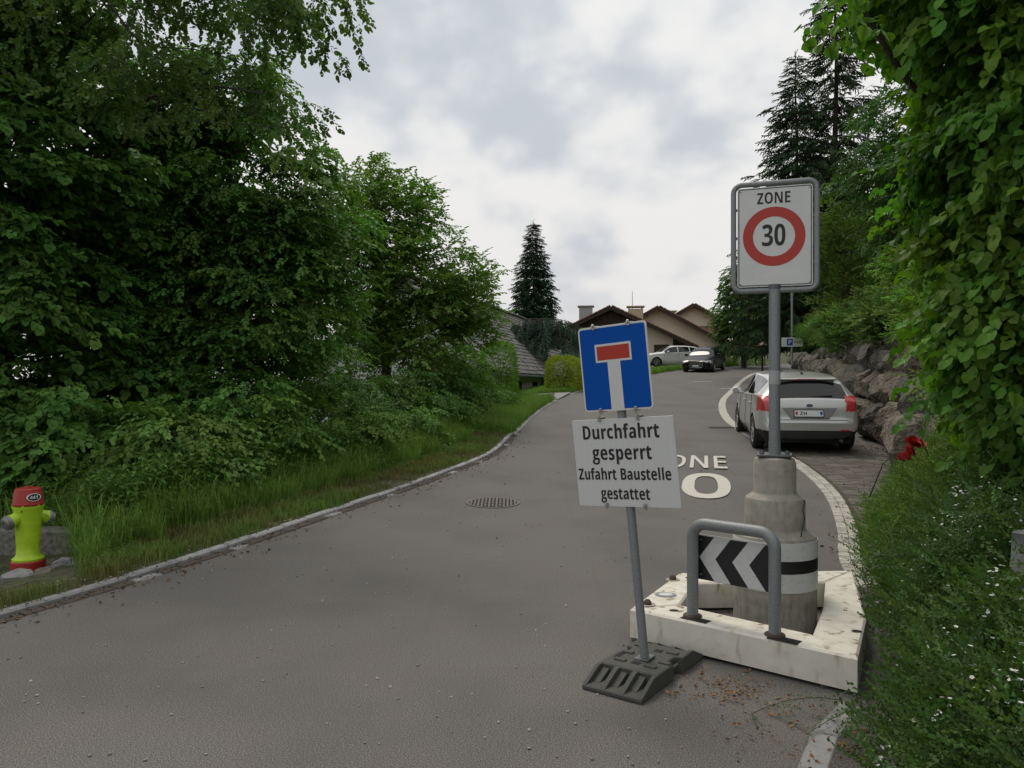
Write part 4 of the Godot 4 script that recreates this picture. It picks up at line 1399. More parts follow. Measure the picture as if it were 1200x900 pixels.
	# concrete apron of the drive
	var apron := begin()
	var pts := [Vector2(26.0, 1.55), Vector2(28.6, 2.2), Vector2(28.8, 1.0), Vector2(26.4, -0.1)]
	var vs := []
	for q in pts: vs.append(Vector3(q.y, ground(q.y, q.x) + 0.04, -q.x))
	quad(apron, vs[0], vs[1], vs[2], vs[3])
	build(apron, "driveway", M.granite[0], self).set_meta("kind", "structure")

# ------------------------------------------------------------------ vegetation
func V(x: float, y: float, d: float) -> Vector3: return Vector3(x, y, -d)

func trees_left() -> void:
	var dark := Color(0.115, 0.235, 0.052)
	var mid := Color(0.122, 0.25, 0.05)
	var lime := Color(0.16, 0.275, 0.06)
	plant("hazel_tree", "dark broad-leaved tree at the left edge behind the hydrant", "tree", "trees along the left verge", on(-7.4, 10.8), [[V(-7.0, 4.6, 10.6), Vector3(1.9, 1.6, 1.7), 3.0], [V(-7.6, 6.6, 10.8), Vector3(1.7, 1.6, 1.6), 2.4], [V(-7.2, 2.6, 10.6), Vector3(1.9, 1.3, 1.6), 2.6], [V(-8.9, 5.0, 10.8), Vector3(1.6, 2.6, 1.6), 2.0]],
		{"sprig": S.broad, "mat": M.leaf, "n": 760, "per": 14, "col": dark, "trunk": 0.13, "gap": -0.34})
	plant("maple_tree", "large dark dense tree left of centre with bright sky holes in its crown", "tree", "trees along the left verge", on(-5.4, 13.0), [[V(-5.2, 4.6, 12.8), Vector3(1.9, 1.6, 1.6), 3.0], [V(-4.3, 3.0, 12.8), Vector3(1.7, 1.4, 1.4), 2.4], [V(-6.6, 3.4, 12.8), Vector3(1.9, 1.7, 1.5), 2.6], [V(-5.4, 2.0, 12.6), Vector3(2.2, 1.1, 1.3), 2.0], [V(-3.6, 4.3, 13.0), Vector3(1.1, 1.3, 1.1), 1.0], [V(-4.8, 6.0, 12.8), Vector3(1.7, 1.1, 1.3), 2.8]],
		{"sprig": S.broad2, "mat": M.leaf, "n": 1050, "per": 14, "col": Color(0.115, 0.235, 0.052), "trunk": 0.15, "gap": -0.3})
	plant("birch_tree", "birch with thin hanging leafy twigs against the sky, top left", "tree", "trees along the left verge", on(-8.2, 11.6), [[V(-4.9, 6.6, 9.6), Vector3(1.7, 1.0, 1.3), 3.0], [V(-3.4, 6.3, 9.2), Vector3(1.1, 1.0, 1.1), 2.0], [V(-2.55, 6.2, 9.0), Vector3(0.65, 1.1, 0.7), 1.2], [V(-2.9, 5.0, 9.0), Vector3(0.6, 0.9, 0.6), 0.8], [V(-4.2, 5.4, 9.4), Vector3(1.2, 0.7, 0.9), 1.3], [V(-5.6, 8.2, 10.2), Vector3(2.4, 1.2, 1.7), 2.0]],
		{"sprig": S.birch, "mat": M.leaf, "n": 300, "per": 12, "size": Vector3(0.34, 0.2, 0.34), "col": Color(0.11, 0.19, 0.055), "trunk": 0.06, "fork": 5, "gap": -0.08, "pitch": Vector2(-0.2, 1.0), "top": V(-6.6, 9.0, 10.6), "twigs": 5, "gap_size": 0.8})
	plant("round_tree", "light green rounded tree standing beyond the tall grass verge", "tree", "trees along the left verge", on(-3.0, 19.6), [[V(-3.5, 5.5, 19.4), Vector3(1.7, 1.45, 1.6), 3.0], [V(-2.0, 4.0, 19.2), Vector3(1.55, 1.35, 1.5), 2.6], [V(-4.9, 4.5, 19.4), Vector3(1.5, 1.7, 1.5), 2.4], [V(-2.6, 2.7, 19.2), Vector3(1.9, 1.0, 1.4), 2.6], [V(-1.1, 3.2, 19.6), Vector3(0.9, 1.0, 1.0), 0.9], [V(-3.6, 6.7, 19.4), Vector3(0.8, 0.6, 0.8), 0.4]],
		{"sprig": S.broad2, "mat": M.leaf, "n": 720, "per": 14, "col": lime, "trunk": 0.15, "gap": -0.2, "size": Vector3(0.4, 0.26, 0.4), "pitch": Vector2(-0.4, 0.9)})
	plant("round_tree", "lower dark green tree filling the gap between the maple and the light green tree", "tree", "trees along the left verge", on(-5.6, 17.0), [[V(-5.6, 3.6, 17.0), Vector3(1.6, 1.9, 1.4), 2.0], [V(-4.3, 2.2, 16.6), Vector3(1.6, 1.2, 1.3), 1.6], [V(-6.4, 5.2, 17.4), Vector3(1.3, 1.2, 1.2), 1.2]],
		{"sprig": S.medium, "mat": M.leaf, "n": 330, "per": 13, "col": mid, "trunk": 0.11, "gap": -0.15})
	plant("round_tree", "tree far back on the slope seen between the other crowns", "tree", "trees along the left verge", on(-9.5, 21.0), [[V(-9.4, 4.6, 21.0), Vector3(2.2, 2.2, 1.9), 2.0], [V(-11.5, 5.0, 20.0), Vector3(2.2, 2.6, 1.9), 2.0], [V(-9.0, 2.4, 20.4), Vector3(2.2, 1.6, 1.7), 1.5]],
		{"sprig": S.far, "mat": M.leaf, "n": 260, "per": 11, "col": mid, "trunk": 0.16, "gap": -0.15, "size": Vector3(0.55, 0.25, 0.55)})
	# shrubs of the verge: [x, distance, radius, height, sprig, colour, label]
	var list := [
		[-6.9, 9.5, 1.35, 2.5, S.broad, dark, "tall hazel shrub behind the concrete block at the left edge"],
		[-5.4, 9.5, 1.05, 1.75, S.broad, mid, "broad-leaved shrub rising just behind the hydrant"],
		[-4.3, 9.7, 0.95, 1.35, S.broad2, lime, "bright bramble shrub right of the concrete block"],
		[-5.7, 11.2, 1.4, 2.6, S.broad, dark, "dark hazel shrub under the large dark tree"],
		[-3.8, 11.2, 1.05, 1.8, S.broad2, mid, "bushy shrub with layered leaves above the kerb's nearer grass"],
		[-4.6, 12.4, 1.3, 2.5, S.medium, dark, "shaded shrub beneath the dense maple"],
		[-3.05, 12.4, 0.95, 1.35, S.medium, lime, "low light green shrub halfway along the verge"],
		[-3.4, 14.4, 1.2, 2.2, S.medium, mid, "shrub under the right side of the dense maple"],
		[-2.35, 14.6, 0.85, 1.15, S.medium, lime, "small bright shrub in the tall grass before the round tree"],
		[-2.8, 16.6, 1.1, 1.8, S.medium, dark, "dark shrub at the foot of the light green tree"],
		[-1.75, 17.2, 0.8, 1.1, S.medium, mid, "low shrub in the grass near the end of the kerb"],
		[-1.6, 19.6, 1.0, 1.7, S.medium, mid, "shrub beside the light green tree, nearest the road"],
		[-0.95, 21.5, 0.85, 1.5, S.small, dark, "dark small-leaved bush before the clipped hedge column"],
		[-1.9, 22.5, 1.3, 2.3, S.medium, dark, "dark shrub behind the light green tree near the grey house"]]
	for s in list:
		var b := on(s[0], s[1])
		var r: float = s[2]; var h: float = s[3]
		var small: bool = s[4] == S.small
		plant("shrub", s[6], "shrub", "shrubs on the left verge", b, [[b + Vector3(0, h * 0.55, 0), Vector3(r, h * 0.5, r * 0.85), 2.0], [b + Vector3(r * 0.35, h * 0.35, r * 0.2), Vector3(r * 0.8, h * 0.38, r * 0.7), 1.0]],
			{"sprig": s[4], "mat": M.leaf, "n": int(90 * r * r * (1.6 if small else 1.0)), "per": 26 if small else 12, "col": s[5], "size": Vector3(0.3, 0.12, 0.3), "gap": -0.3, "k": Vector2(0.7, 1.15) if not small else Vector2(1.2, 2.2), "stems": 16})
	clipped("hedge_column", "tall clipped yellow-green hedge column left of the grey house", on(-0.45, 25.2, -0.1), Vector3(0.55, 0.98, 0.75), 3400, Color(0.177, 0.334, 0.048))
	var box_bush := clipped("box_bush", "clipped rounded box bush with yellow-green top on the lawn", on(2.02, 30.2, -0.05), Vector3(0.62, 0.62, 0.62), 3000, Color(0.34, 0.4, 0.045))
	clipped("box_bush", "second clipped box bush just behind the first, half hidden", on(2.85, 31.6, -0.05), Vector3(0.55, 0.55, 0.6), 2200, Color(0.34, 0.4, 0.045))
	spruce("spruce_tree", "dark narrow spruce standing alone above the grey house", "spruces", Vector3(1.45, 1.2, -52.0), 11.4, 2.3, 48, 12, {"k": 1.0, "step": 0.16, "col": Color(0.039, 0.078, 0.039)})
	weeping_cedar()

func weeping_cedar() -> void:
	var base := on(1.6, 37.5)
	var t := thing("weeping_conifer", "blue-grey weeping conifer with drooping branches before the grey house", "tree", base)
	var st := begin()
	tube(st, [Vector3(0, -0.4, 0), Vector3(0.05, 1.5, 0), Vector3(-0.3, 2.9, 0), Vector3(-0.2, 3.3, 0)], [0.13, 0.11, 0.08, 0.05], 8)
	build(st, "trunk", M.bark, t)
	var xfs := []
	var tints := PackedColorArray()
	for k in 22:
		var yaw := TAU * k / 22.0 + rng.randf_range(-0.2, 0.2)
		var l := rng.randf_range(1.2, 2.6)
		if cos(yaw) > 0.3: l += 0.7
		var y := rng.randf_range(2.2, 3.4)
		var pts := []
		for q in 7:
			var u := q / 6.0
			pts.append(Vector3(-0.2, y, 0) + Vector3(cos(yaw) * l * u, 0.55 * u - 1.35 * u * u, sin(yaw) * l * u))
		st = begin()
		tube(st, pts, [0.028, 0.022, 0.017, 0.013, 0.01, 0.007, 0.004], 5)
		build(st, "branch", M.bark, t)
		for q in int(l * 10):
			var u := 0.08 + 0.92 * rng.randf()
			var p: Vector3 = Vector3(-0.2, y, 0) + Vector3(cos(yaw) * l * u, 0.55 * u - 1.35 * u * u, sin(yaw) * l * u)
			xfs.append(Transform3D(turned(rng.randf() * TAU, -1.25 + rng.randf_range(-0.25, 0.3), rng.randf() * 3.0, rng.randf_range(0.7, 1.5)), p + in_ball() * 0.05))
			tints.append(tinted(Color(0.085, 0.135, 0.1), 0.25))
	scatter("crown", S.needles, M.needle, t, xfs, tints)

func trees_right() -> void:
	var lime := Color(0.125, 0.262, 0.038)
	# the near linden
	var o := plant("linden_tree", "bright green linden with large heart-shaped leaves overhanging the top right", "tree", "", on(5.6, 6.4), [[V(3.42, 3.3, 5.0), Vector3(0.62, 1.0, 0.7), 2.6], [V(3.0, 4.2, 4.9), Vector3(0.66, 0.42, 0.6), 1.5], [V(2.2, 3.92, 4.8), Vector3(0.34, 0.18, 0.3), 0.34], [V(3.52, 2.0, 4.95), Vector3(0.62, 0.85, 0.65), 2.4], [V(3.9, 5.0, 5.4), Vector3(1.2, 0.7, 1.0), 1.6], [V(4.2, 3.4, 5.6), Vector3(1.0, 1.9, 1.0), 2.2]],
		{"sprig": S.linden, "mat": M.leaf_lime, "vary": 0.42, "n": 760, "per": 12, "col": lime, "trunk": 0.085, "gap": -0.28, "size": Vector3(0.28, 0.16, 0.28), "k": Vector2(0.75, 1.15), "pitch": Vector2(-1.0, 0.1)})
	var shapes := [heart_leaf(0.082, 0.076, 0.14, 0.25), heart_leaf(0.068, 0.066, 0.05, 0.38), heart_leaf(0.09, 0.08, 0.24, 0.15)]
	var hues := []
	for i in 5:
		var m := leafy(0.45, Color(0.75, 0.85, 0.2))
		var v: float = [0.7, 0.85, 0.95, 1.05, 1.2][i]
		m.albedo_color = lin(lime.r * v * (0.9 + 0.05 * i), lime.g * v, lime.b * v)
		hues.append(m)
	var spots := [[V(3.3, 3.3, 4.45), Vector3(0.6, 1.0, 0.3), 110], [V(2.85, 4.05, 4.4), Vector3(0.6, 0.38, 0.3), 60], [V(1.98, 3.72, 4.5), Vector3(0.3, 0.22, 0.25), 34], [V(3.3, 1.95, 4.35), Vector3(0.6, 0.8, 0.3), 95]]
	for s in spots:
		for i in int(s[2]):
			var q := in_ball() * pow(rng.randf(), 0.4)
			var p: Vector3 = s[0] + Vector3(q.x * s[1].x, q.y * s[1].y, q.z * s[1].z)
			put(shapes[rng.randi() % 3], "leaf", hues[rng.randi() % 5], o, Transform3D(turned(rng.randf() * TAU, rng.randf_range(-1.25, -0.1), rng.randf_range(-0.8, 0.8), rng.randf_range(0.75, 1.2)), p - o.position))
	# behind the boulder wall and up the bank
	plant("oak_tree", "dark dense broad-leaved tree on the bank behind the linden", "tree", "trees on the right bank", on(11.0, 21.0), [[V(10.6, 7.2, 20.5), Vector3(1.9, 1.7, 1.6), 2.0], [V(12.0, 8.6, 21.0), Vector3(2.2, 2.3, 2.0), 2.4], [V(10.9, 5.3, 20.2), Vector3(1.5, 1.1, 1.3), 1.2], [V(12.6, 6.0, 20.6), Vector3(2.0, 1.7, 1.6), 1.6], [V(12.6, 11.0, 21.5), Vector3(2.2, 1.8, 1.9), 1.6]],
		{"sprig": S.medium, "mat": M.leaf, "n": 560, "per": 13, "col": Color(0.064, 0.138, 0.039), "trunk": 0.17, "gap": -0.2, "k": Vector2(1.0, 1.5), "size": Vector3(0.5, 0.18, 0.5)})
	plant("olive_green_tree", "paler olive-green slim tree beside the ZONE sign, below the spruces", "tree", "trees on the right bank", on(11.4, 27.0), [[V(11.6, 6.6, 26.6), Vector3(1.1, 1.6, 1.1), 1.6], [V(11.7, 4.5, 26.4), Vector3(1.4, 1.5, 1.3), 2.0], [V(11.6, 3.2, 26.2), Vector3(1.0, 1.2, 1.0), 1.0]],
		{"sprig": S.medium, "mat": M.leaf, "n": 300, "per": 14, "col": Color(0.133, 0.196, 0.048), "trunk": 0.13, "gap": -0.35, "k": Vector2(0.8, 1.2), "pitch": Vector2(0.1, 1.1)})
	plant("roadside_tree", "full green tree beside the far end of the row of houses", "tree", "trees on the right bank", on(15.4, 51.0, -0.3), [[V(15.2, 6.4, 51.0), Vector3(1.6, 2.2, 1.7), 2.0], [V(15.6, 8.6, 51.0), Vector3(1.4, 1.4, 1.5), 1.2], [V(15.9, 4.6, 50.6), Vector3(1.8, 1.3, 1.5), 1.4], [V(17.2, 7.0, 51.0), Vector3(1.8, 2.6, 1.7), 1.8]],
		{"sprig": S.far, "mat": M.leaf, "n": 380, "per": 12, "col": Color(0.097, 0.187, 0.041), "trunk": 0.18, "gap": -0.2, "size": Vector3(0.6, 0.28, 0.6)})
	plant("roadside_tree", "dark shady tree above the parking board on its pole", "tree", "trees on the right bank", on(17.2, 43.0), [[V(16.6, 6.8, 43.0), Vector3(2.2, 2.2, 1.9), 2.0], [V(18.4, 8.6, 43.5), Vector3(2.6, 3.0, 2.2), 2.4], [V(16.4, 4.6, 42.6), Vector3(1.8, 1.2, 1.4), 1.2], [V(19.0, 5.2, 42.6), Vector3(2.2, 1.6, 1.6), 1.4]],
		{"sprig": S.far, "mat": M.leaf, "n": 470, "per": 12, "col": Color(0.057, 0.118, 0.031), "trunk": 0.3, "gap": -0.2, "size": Vector3(0.6, 0.28, 0.6)})
	plant("roadside_tree", "dark tree deep in the wood behind the two spruces", "tree", "trees on the right bank", on(19.5, 37.0), [[V(18.6, 9.5, 37.0), Vector3(2.6, 2.8, 2.0), 2.0], [V(20.8, 12.0, 37.0), Vector3(2.8, 3.4, 2.2), 2.0], [V(17.4, 6.2, 36.0), Vector3(2.2, 1.8, 1.6), 1.4], [V(16.2, 8.2, 37.5), Vector3(1.7, 2.2, 1.5), 1.4]],
		{"sprig": S.far, "mat": M.leaf, "n": 560, "per": 12, "col": Color(0.053, 0.110, 0.031), "trunk": 0.24, "gap": -0.22, "size": Vector3(0.6, 0.28, 0.6)})
	spruce("spruce_tree", "tall spruce with bare reddish trunk whose top leaves the frame", "spruces", Vector3(14.3, 4.4, -34.0), 16.5, 3.0, 36, 9, {"from": 0.1, "bare": 0.14, "k": 1.25, "step": 0.24, "lift": -0.1})
	spruce("spruce_tree", "shorter full spruce left of the tall one, above the ZONE sign", "spruces", Vector3(13.3, 3.2, -36.0), 13.9, 3.3, 36, 9, {"from": 0.06, "bare": 0.06, "k": 1.25, "step": 0.22, "lift": -0.12})

func bank_plants() -> void:
	var lime := Color(0.200, 0.354, 0.068)
	var mid := Color(0.133, 0.247, 0.060)
	var list := [   # x, distance, radius, height, sprig, colour, label, sprigs per cluster
		[8.2, 15.2, 0.75, 0.8, S.small2, lime, "feathery light shrub on top of the boulder wall above the car", 20],
		[8.7, 14.2, 1.0, 1.1, S.medium, mid, "leafy shrub above the boulder wall next to the big-leaved plant", 12],
		[8.7, 17.2, 1.05, 1.1, S.small2, Color(0.166, 0.259, 0.080), "grey-green feathery shrub on the wall behind the car roof", 20],
		[10.0, 18.2, 1.3, 1.5, S.medium, lime, "light yellowish shrub high on the bank under the dark oak", 12],
		[9.4, 20.2, 1.2, 1.3, S.small2, mid, "feathery shrub beyond the car, below the olive tree", 20],
		[11.4, 19.4, 1.3, 1.5, S.broad2, Color(0.221, 0.401, 0.070), "bright hedge-like shrub beneath the dark oak", 12],
		[10.3, 22.8, 1.0, 1.1, S.fine, Color(0.133, 0.199, 0.091), "lavender-like grey bush beside the road past the car", 22],
		[11.3, 26.0, 1.2, 1.1, S.fine, Color(0.133, 0.212, 0.080), "low grey-green bush at the bend past the lavender", 22],
		[12.4, 30.0, 1.2, 1.0, S.fine, mid, "low bush near the foot of the parking board's pole", 20],
		[9.6, 15.2, 1.1, 1.3, S.medium, lime, "upper shrub on the bank with pale new leaves", 12],
		[7.6, 12.2, 0.95, 1.0, S.small2, mid, "fine-leaved shrub hanging over the nearest boulders", 22],
		[9.4, 12.4, 1.2, 1.4, S.medium, lime, "shrub on the bank above the nearest boulders", 12],
		[7.2, 11.0, 0.95, 0.9, S.fine, Color(0.166, 0.294, 0.070), "soft grassy bush above the red roses", 24],
		[8.2, 10.2, 1.2, 1.2, S.broad2, lime, "bright leafy shrub between the linden and the wall", 12],
		[6.3, 9.2, 0.8, 0.6, S.fine, Color(0.176, 0.294, 0.070), "fine feathery bush spilling over the paving beside the roses", 26],
		[5.3, 7.6, 0.85, 0.6, S.fine, Color(0.166, 0.294, 0.060), "light feathery bush at the corner of the paved forecourt", 28],
		[6.8, 7.8, 1.2, 1.0, S.broad2, mid, "leafy shrub below the linden at the right edge", 12],
		[15.2, 37.5, 1.3, 1.2, S.medium, mid, "rounded bush before the dark wood at the bend", 12]]
	for s in list:
		var b := on(s[0], s[1])
		var r: float = s[2]; var h: float = s[3]
		plant("shrub", s[6], "shrub", "shrubs on the right bank", b, [[b + Vector3(0, h * 0.45, 0), Vector3(r, h * 0.55, r * 0.85), 2.0], [b + Vector3(-r * 0.3, h * 0.15, r * 0.3), Vector3(r * 0.8, h * 0.4, r * 0.6), 1.0]],
			{"sprig": s[4], "mat": M.leaf, "n": int(95 * r * r + 20), "per": s[7], "col": s[5], "size": Vector3(0.28, 0.13, 0.28), "gap": -0.4, "k": Vector2(0.7, 1.2), "stems": 12, "vary": 0.4, "pitch": Vector2(-0.4, 0.9)})
	# far light hedge at the bend
	for k in 4:
		var x := 14.0 + k * 1.3
		var d := 53.2 + k * 0.5
		clipped("shrub", ["light green bush right behind the black car", "light green bush second from the black car at the bend", "light green bush third along the bend", "last light green bush before the bend disappears"][k], Vector3(x, rise(d) - 0.1, -d), Vector3(0.95, 0.55 + 0.1 * (k % 2), 0.8), 1500, Color(0.177, 0.295, 0.056))
	# plant with big dark leaves over the wall
	var big := thing("large_leaved_plant", "plant with long dark glossy leaves on top of the boulder wall", "plant", on(8.45, 17.5, 0.1))
	var shape := begin()
	shape.set_color(Color.WHITE)
	for s in [-1.0, 1.0]:
		var prev := [Vector3.ZERO, Vector3.ZERO]
		for i in range(1, 9):
			var u := i / 8.0
			var c := Vector3(u * 0.75, 0.42 * u - 0.62 * u * u, 0)
			var e := c + Vector3(0, 0.03, s * 0.11 * sin(PI * pow(u, 0.8)) * (1.0 if i < 8 else 0.0))
			quad(shape, prev[0], prev[1], e, c)
			prev = [c, e]
	var blade := made(shape)
	var gloss := [plain(lin(0.03, 0.075, 0.03), 0.35), plain(lin(0.045, 0.1, 0.035), 0.35)]
	for i in 22:
		put(blade, "leaf", gloss[i % 2], big, Transform3D(turned(i * 2.4, rng.randf_range(0.0, 0.9), rng.randf_range(-0.3, 0.3), rng.randf_range(0.8, 1.45)), in_ball() * Vector3(0.14, 0.05, 0.14)))
	# roses
	var petal := begin()
	petal.set_smooth_group(1)
	for k in 3:
		for i in 5:
			var a := TAU * (i + 0.5 * k) / 5.0
			var r0 := 0.012 + 0.012 * k; var h0 := 0.05 - 0.012 * k
			var dir := Vector3(cos(a), 0, sin(a)); var sd := Vector3(-sin(a), 0, cos(a))
			quad(petal, dir * 0.006, dir * r0 + sd * 0.028 + Vector3(0, h0 * 0.7, 0), dir * (r0 + 0.018) + Vector3(0, h0, 0), dir * r0 - sd * 0.028 + Vector3(0, h0 * 0.7, 0))
	var rose := made(petal)
	var k2 := 0
	for s in [[1069.0, 521.0, 8.3, 1.2, "topmost red rose bloom at the foot of the bank by the boulders"], [1063.0, 531.0, 8.25, 1.1, "middle red rose bloom hanging by the paving"], [1059.0, 538.0, 8.2, 1.0, "lowest red rose bloom just above the paving"]]:
		var p := at(s[0], s[1], s[2])
		var t := thing("rose", s[4], "flower", Vector3(p.x, p.y, p.z), k2 * 1.0, "red roses")
		put(rose, "bloom", M.rose, t, Transform3D(Basis(Vector3.RIGHT, 0.7).scaled(Vector3.ONE * s[3] * 1.5), Vector3.ZERO))
		put(rose, "bloom", M.rose, t, Transform3D((Basis(Vector3.UP, 1.2) * Basis(Vector3.BACK, 0.6)).scaled(Vector3.ONE * s[3] * 1.15), Vector3(0.07, -0.02, 0.02)))
		var foot := on(p.x + 0.35, -p.z + 0.1) - p
		var st := begin()
		tube(st, [Vector3(0, -0.01, 0), Vector3(0.1, 0.06, 0), foot * 0.6 + Vector3(0, 0.2, 0), foot], [0.004, 0.005, 0.006, 0.008], 5)
		build(st, "stem", M.bark, t)
		k2 += 1
	# the ground cover with small white flowers
	var xfs := []
	var tints := PackedColorArray()
	var fx := []
	var fc := PackedColorArray()
	var hump := FastNoiseLite.new()
	hump.seed = 8
	hump.frequency = 0.8
	var tries := 0
	while xfs.size() < 56000 and tries < 130000:
		tries += 1
		var d := 1.5 + 8.7 * pow(rng.randf(), 1.25)
		var t := -0.28 + 3.0 * pow(rng.randf(), 1.2)
		var x: float = foot_of(d) + t
		var edge := smoothstep(-0.3, 0.35, t + 0.45 * hump.get_noise_2d(x * 2.5, d * 2.5))
		if rng.randf() > edge + 0.05: continue
		if d < 3.4 and x < 0.475 * d: continue
		if _in_island(x, d) or (d > 3.45 and d < 4.7 and t < 0.08 + 0.1 * hump.get_noise_2d(x * 4.0, d * 4.0)): continue
		var thick := (0.07 + 0.25 * edge) * maxf(0.15, 1.0 + 1.3 * hump.get_noise_2d(x * 1.7, d * 1.7) + 0.9 * hump.get_noise_2d(x * 5.0, d * 5.0))
		if x > 2.05 and d < 3.62: thick *= 0.45
		var u := 1.0 - rng.randf() * rng.randf()
		var p := on(x, d, thick * u + 0.01)
		xfs.append(Transform3D(turned(rng.randf() * TAU, rng.randf_range(-0.2, 0.9), rng.randf() * 3.0, rng.randf_range(0.7, 1.25)), p))
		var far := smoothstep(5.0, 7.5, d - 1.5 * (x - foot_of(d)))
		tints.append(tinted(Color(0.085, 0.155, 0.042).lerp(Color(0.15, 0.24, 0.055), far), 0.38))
		if u > 0.6 and d < 5.4 and rng.randf() < 0.5 * smoothstep(-0.12, 0.35, hump.get_noise_2d(x * 2.2 + 40.0, d * 2.2)):
			var b := turned(rng.randf() * TAU, 0.0, 0.0, rng.randf_range(0.75, 1.3)) * Basis(Vector3.RIGHT, rng.randf_range(0.0, 0.9))
			fx.append(Transform3D(b, on(x, d, thick * 1.03 + rng.randf_range(0.03, 0.09)) + Vector3(-0.02, 0.0, 0.03)))
			fc.append(Color(1, 1, 1) * rng.randf_range(0.85, 1.05))
	var gx := []
	var gc := PackedColorArray()
	for i in 1500:
		var d := 5.6 + 6.0 * rng.randf()
		var t := -0.1 + 2.0 * pow(rng.randf(), 1.3)
		var x: float = foot_of(d) + t
		if _in_island(x, d) or hump.get_noise_2d(x * 2.0, d * 2.0 + 30.0) < -0.05: continue
		gx.append(Transform3D(turned(rng.randf() * TAU, rng.randf_range(-0.2, 0.2), 0, rng.randf_range(0.6, 1.25)), on(x, d, 0.02)))
		gc.append(tinted(Color(0.118, 0.230, 0.062), 0.3))
	tag(scatter("bank_grass", S.grass, M.grass, self, gx, gc), "thin light green grass growing through the ground cover on the right bank", "grass")
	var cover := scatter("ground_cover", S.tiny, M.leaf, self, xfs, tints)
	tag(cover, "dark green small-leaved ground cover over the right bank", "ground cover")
	var fl := begin()
	fl.set_color(Color.WHITE)
	for i in 5:
		var a := TAU * i / 5.0
		var dir := Vector3(cos(a), 0, sin(a)); var sd := Vector3(-sin(a), 0, cos(a))
		quad(fl, Vector3.ZERO, dir * 0.0045 + sd * 0.0038 + Vector3(0, 0.002, 0), dir * 0.008 + Vector3(0, 0.002, 0), dir * 0.0045 - sd * 0.0038 + Vector3(0, 0.002, 0))
	M.petal.vertex_color_use_as_albedo = true
	var flowers := scatter("white_flowers", made(fl), M.petal, self, fx, fc)
	tag(flowers, "tiny white flowers dotted over the ground cover on the right", "flowers")
	# long runners that reach over the white frame and the asphalt
	var runners := [[1.62, 3.62, -2.7], [1.45, 3.75, -3.0], [1.9, 3.5, -2.4], [2.25, 4.3, 2.9], [2.3, 4.75, 3.2], [2.45, 5.1, 2.7]]
	for q in runners:
		var st := begin()
		var p := on(q[0] + 0.3, q[1], 0.3) if q[1] > 4.0 else on(q[0] + 0.15, q[1], 0.06)
		var t := thing("creeping_runner", "", "", p)
		var path := []
		for i in 6: path.append(Vector3(cos(q[2]) * 0.09 * i, 0.02 * i - 0.006 * i * i, -sin(q[2]) * 0.06 * i))
		tube(st, path, [0.003, 0.002], 4)
		build(st, "stem", M.bark, t)
		for i in 14:
			put(S.tiny, "sprig", M.runner, t, Transform3D(turned(rng.randf() * TAU, rng.randf_range(-0.1, 0.6), 0, rng.randf_range(0.5, 0.9)), path[rng.randi() % 6]))
		var n: int = runners.find(q)
		tag(t, ["leafy runner creeping onto the asphalt before the white frame", "thin runner furthest out on the asphalt", "leafy runner in the corner below the white frame", "leafy runner climbing the front of the frame's right beam", "runner reaching over the middle of the right beam", "runner over the far part of the right beam"][n], "creeper", "runners of the ground cover")

func _in_island(x: float, d: float) -> bool:
	return Geometry2D.is_point_in_polygon(Vector2(x, d), PackedVector2Array([Vector2(0.7, 4.8), Vector2(1.2, 5.75), Vector2(2.6, 5.8), Vector2(2.2, 4.6), Vector2(1.8, 3.86)]))

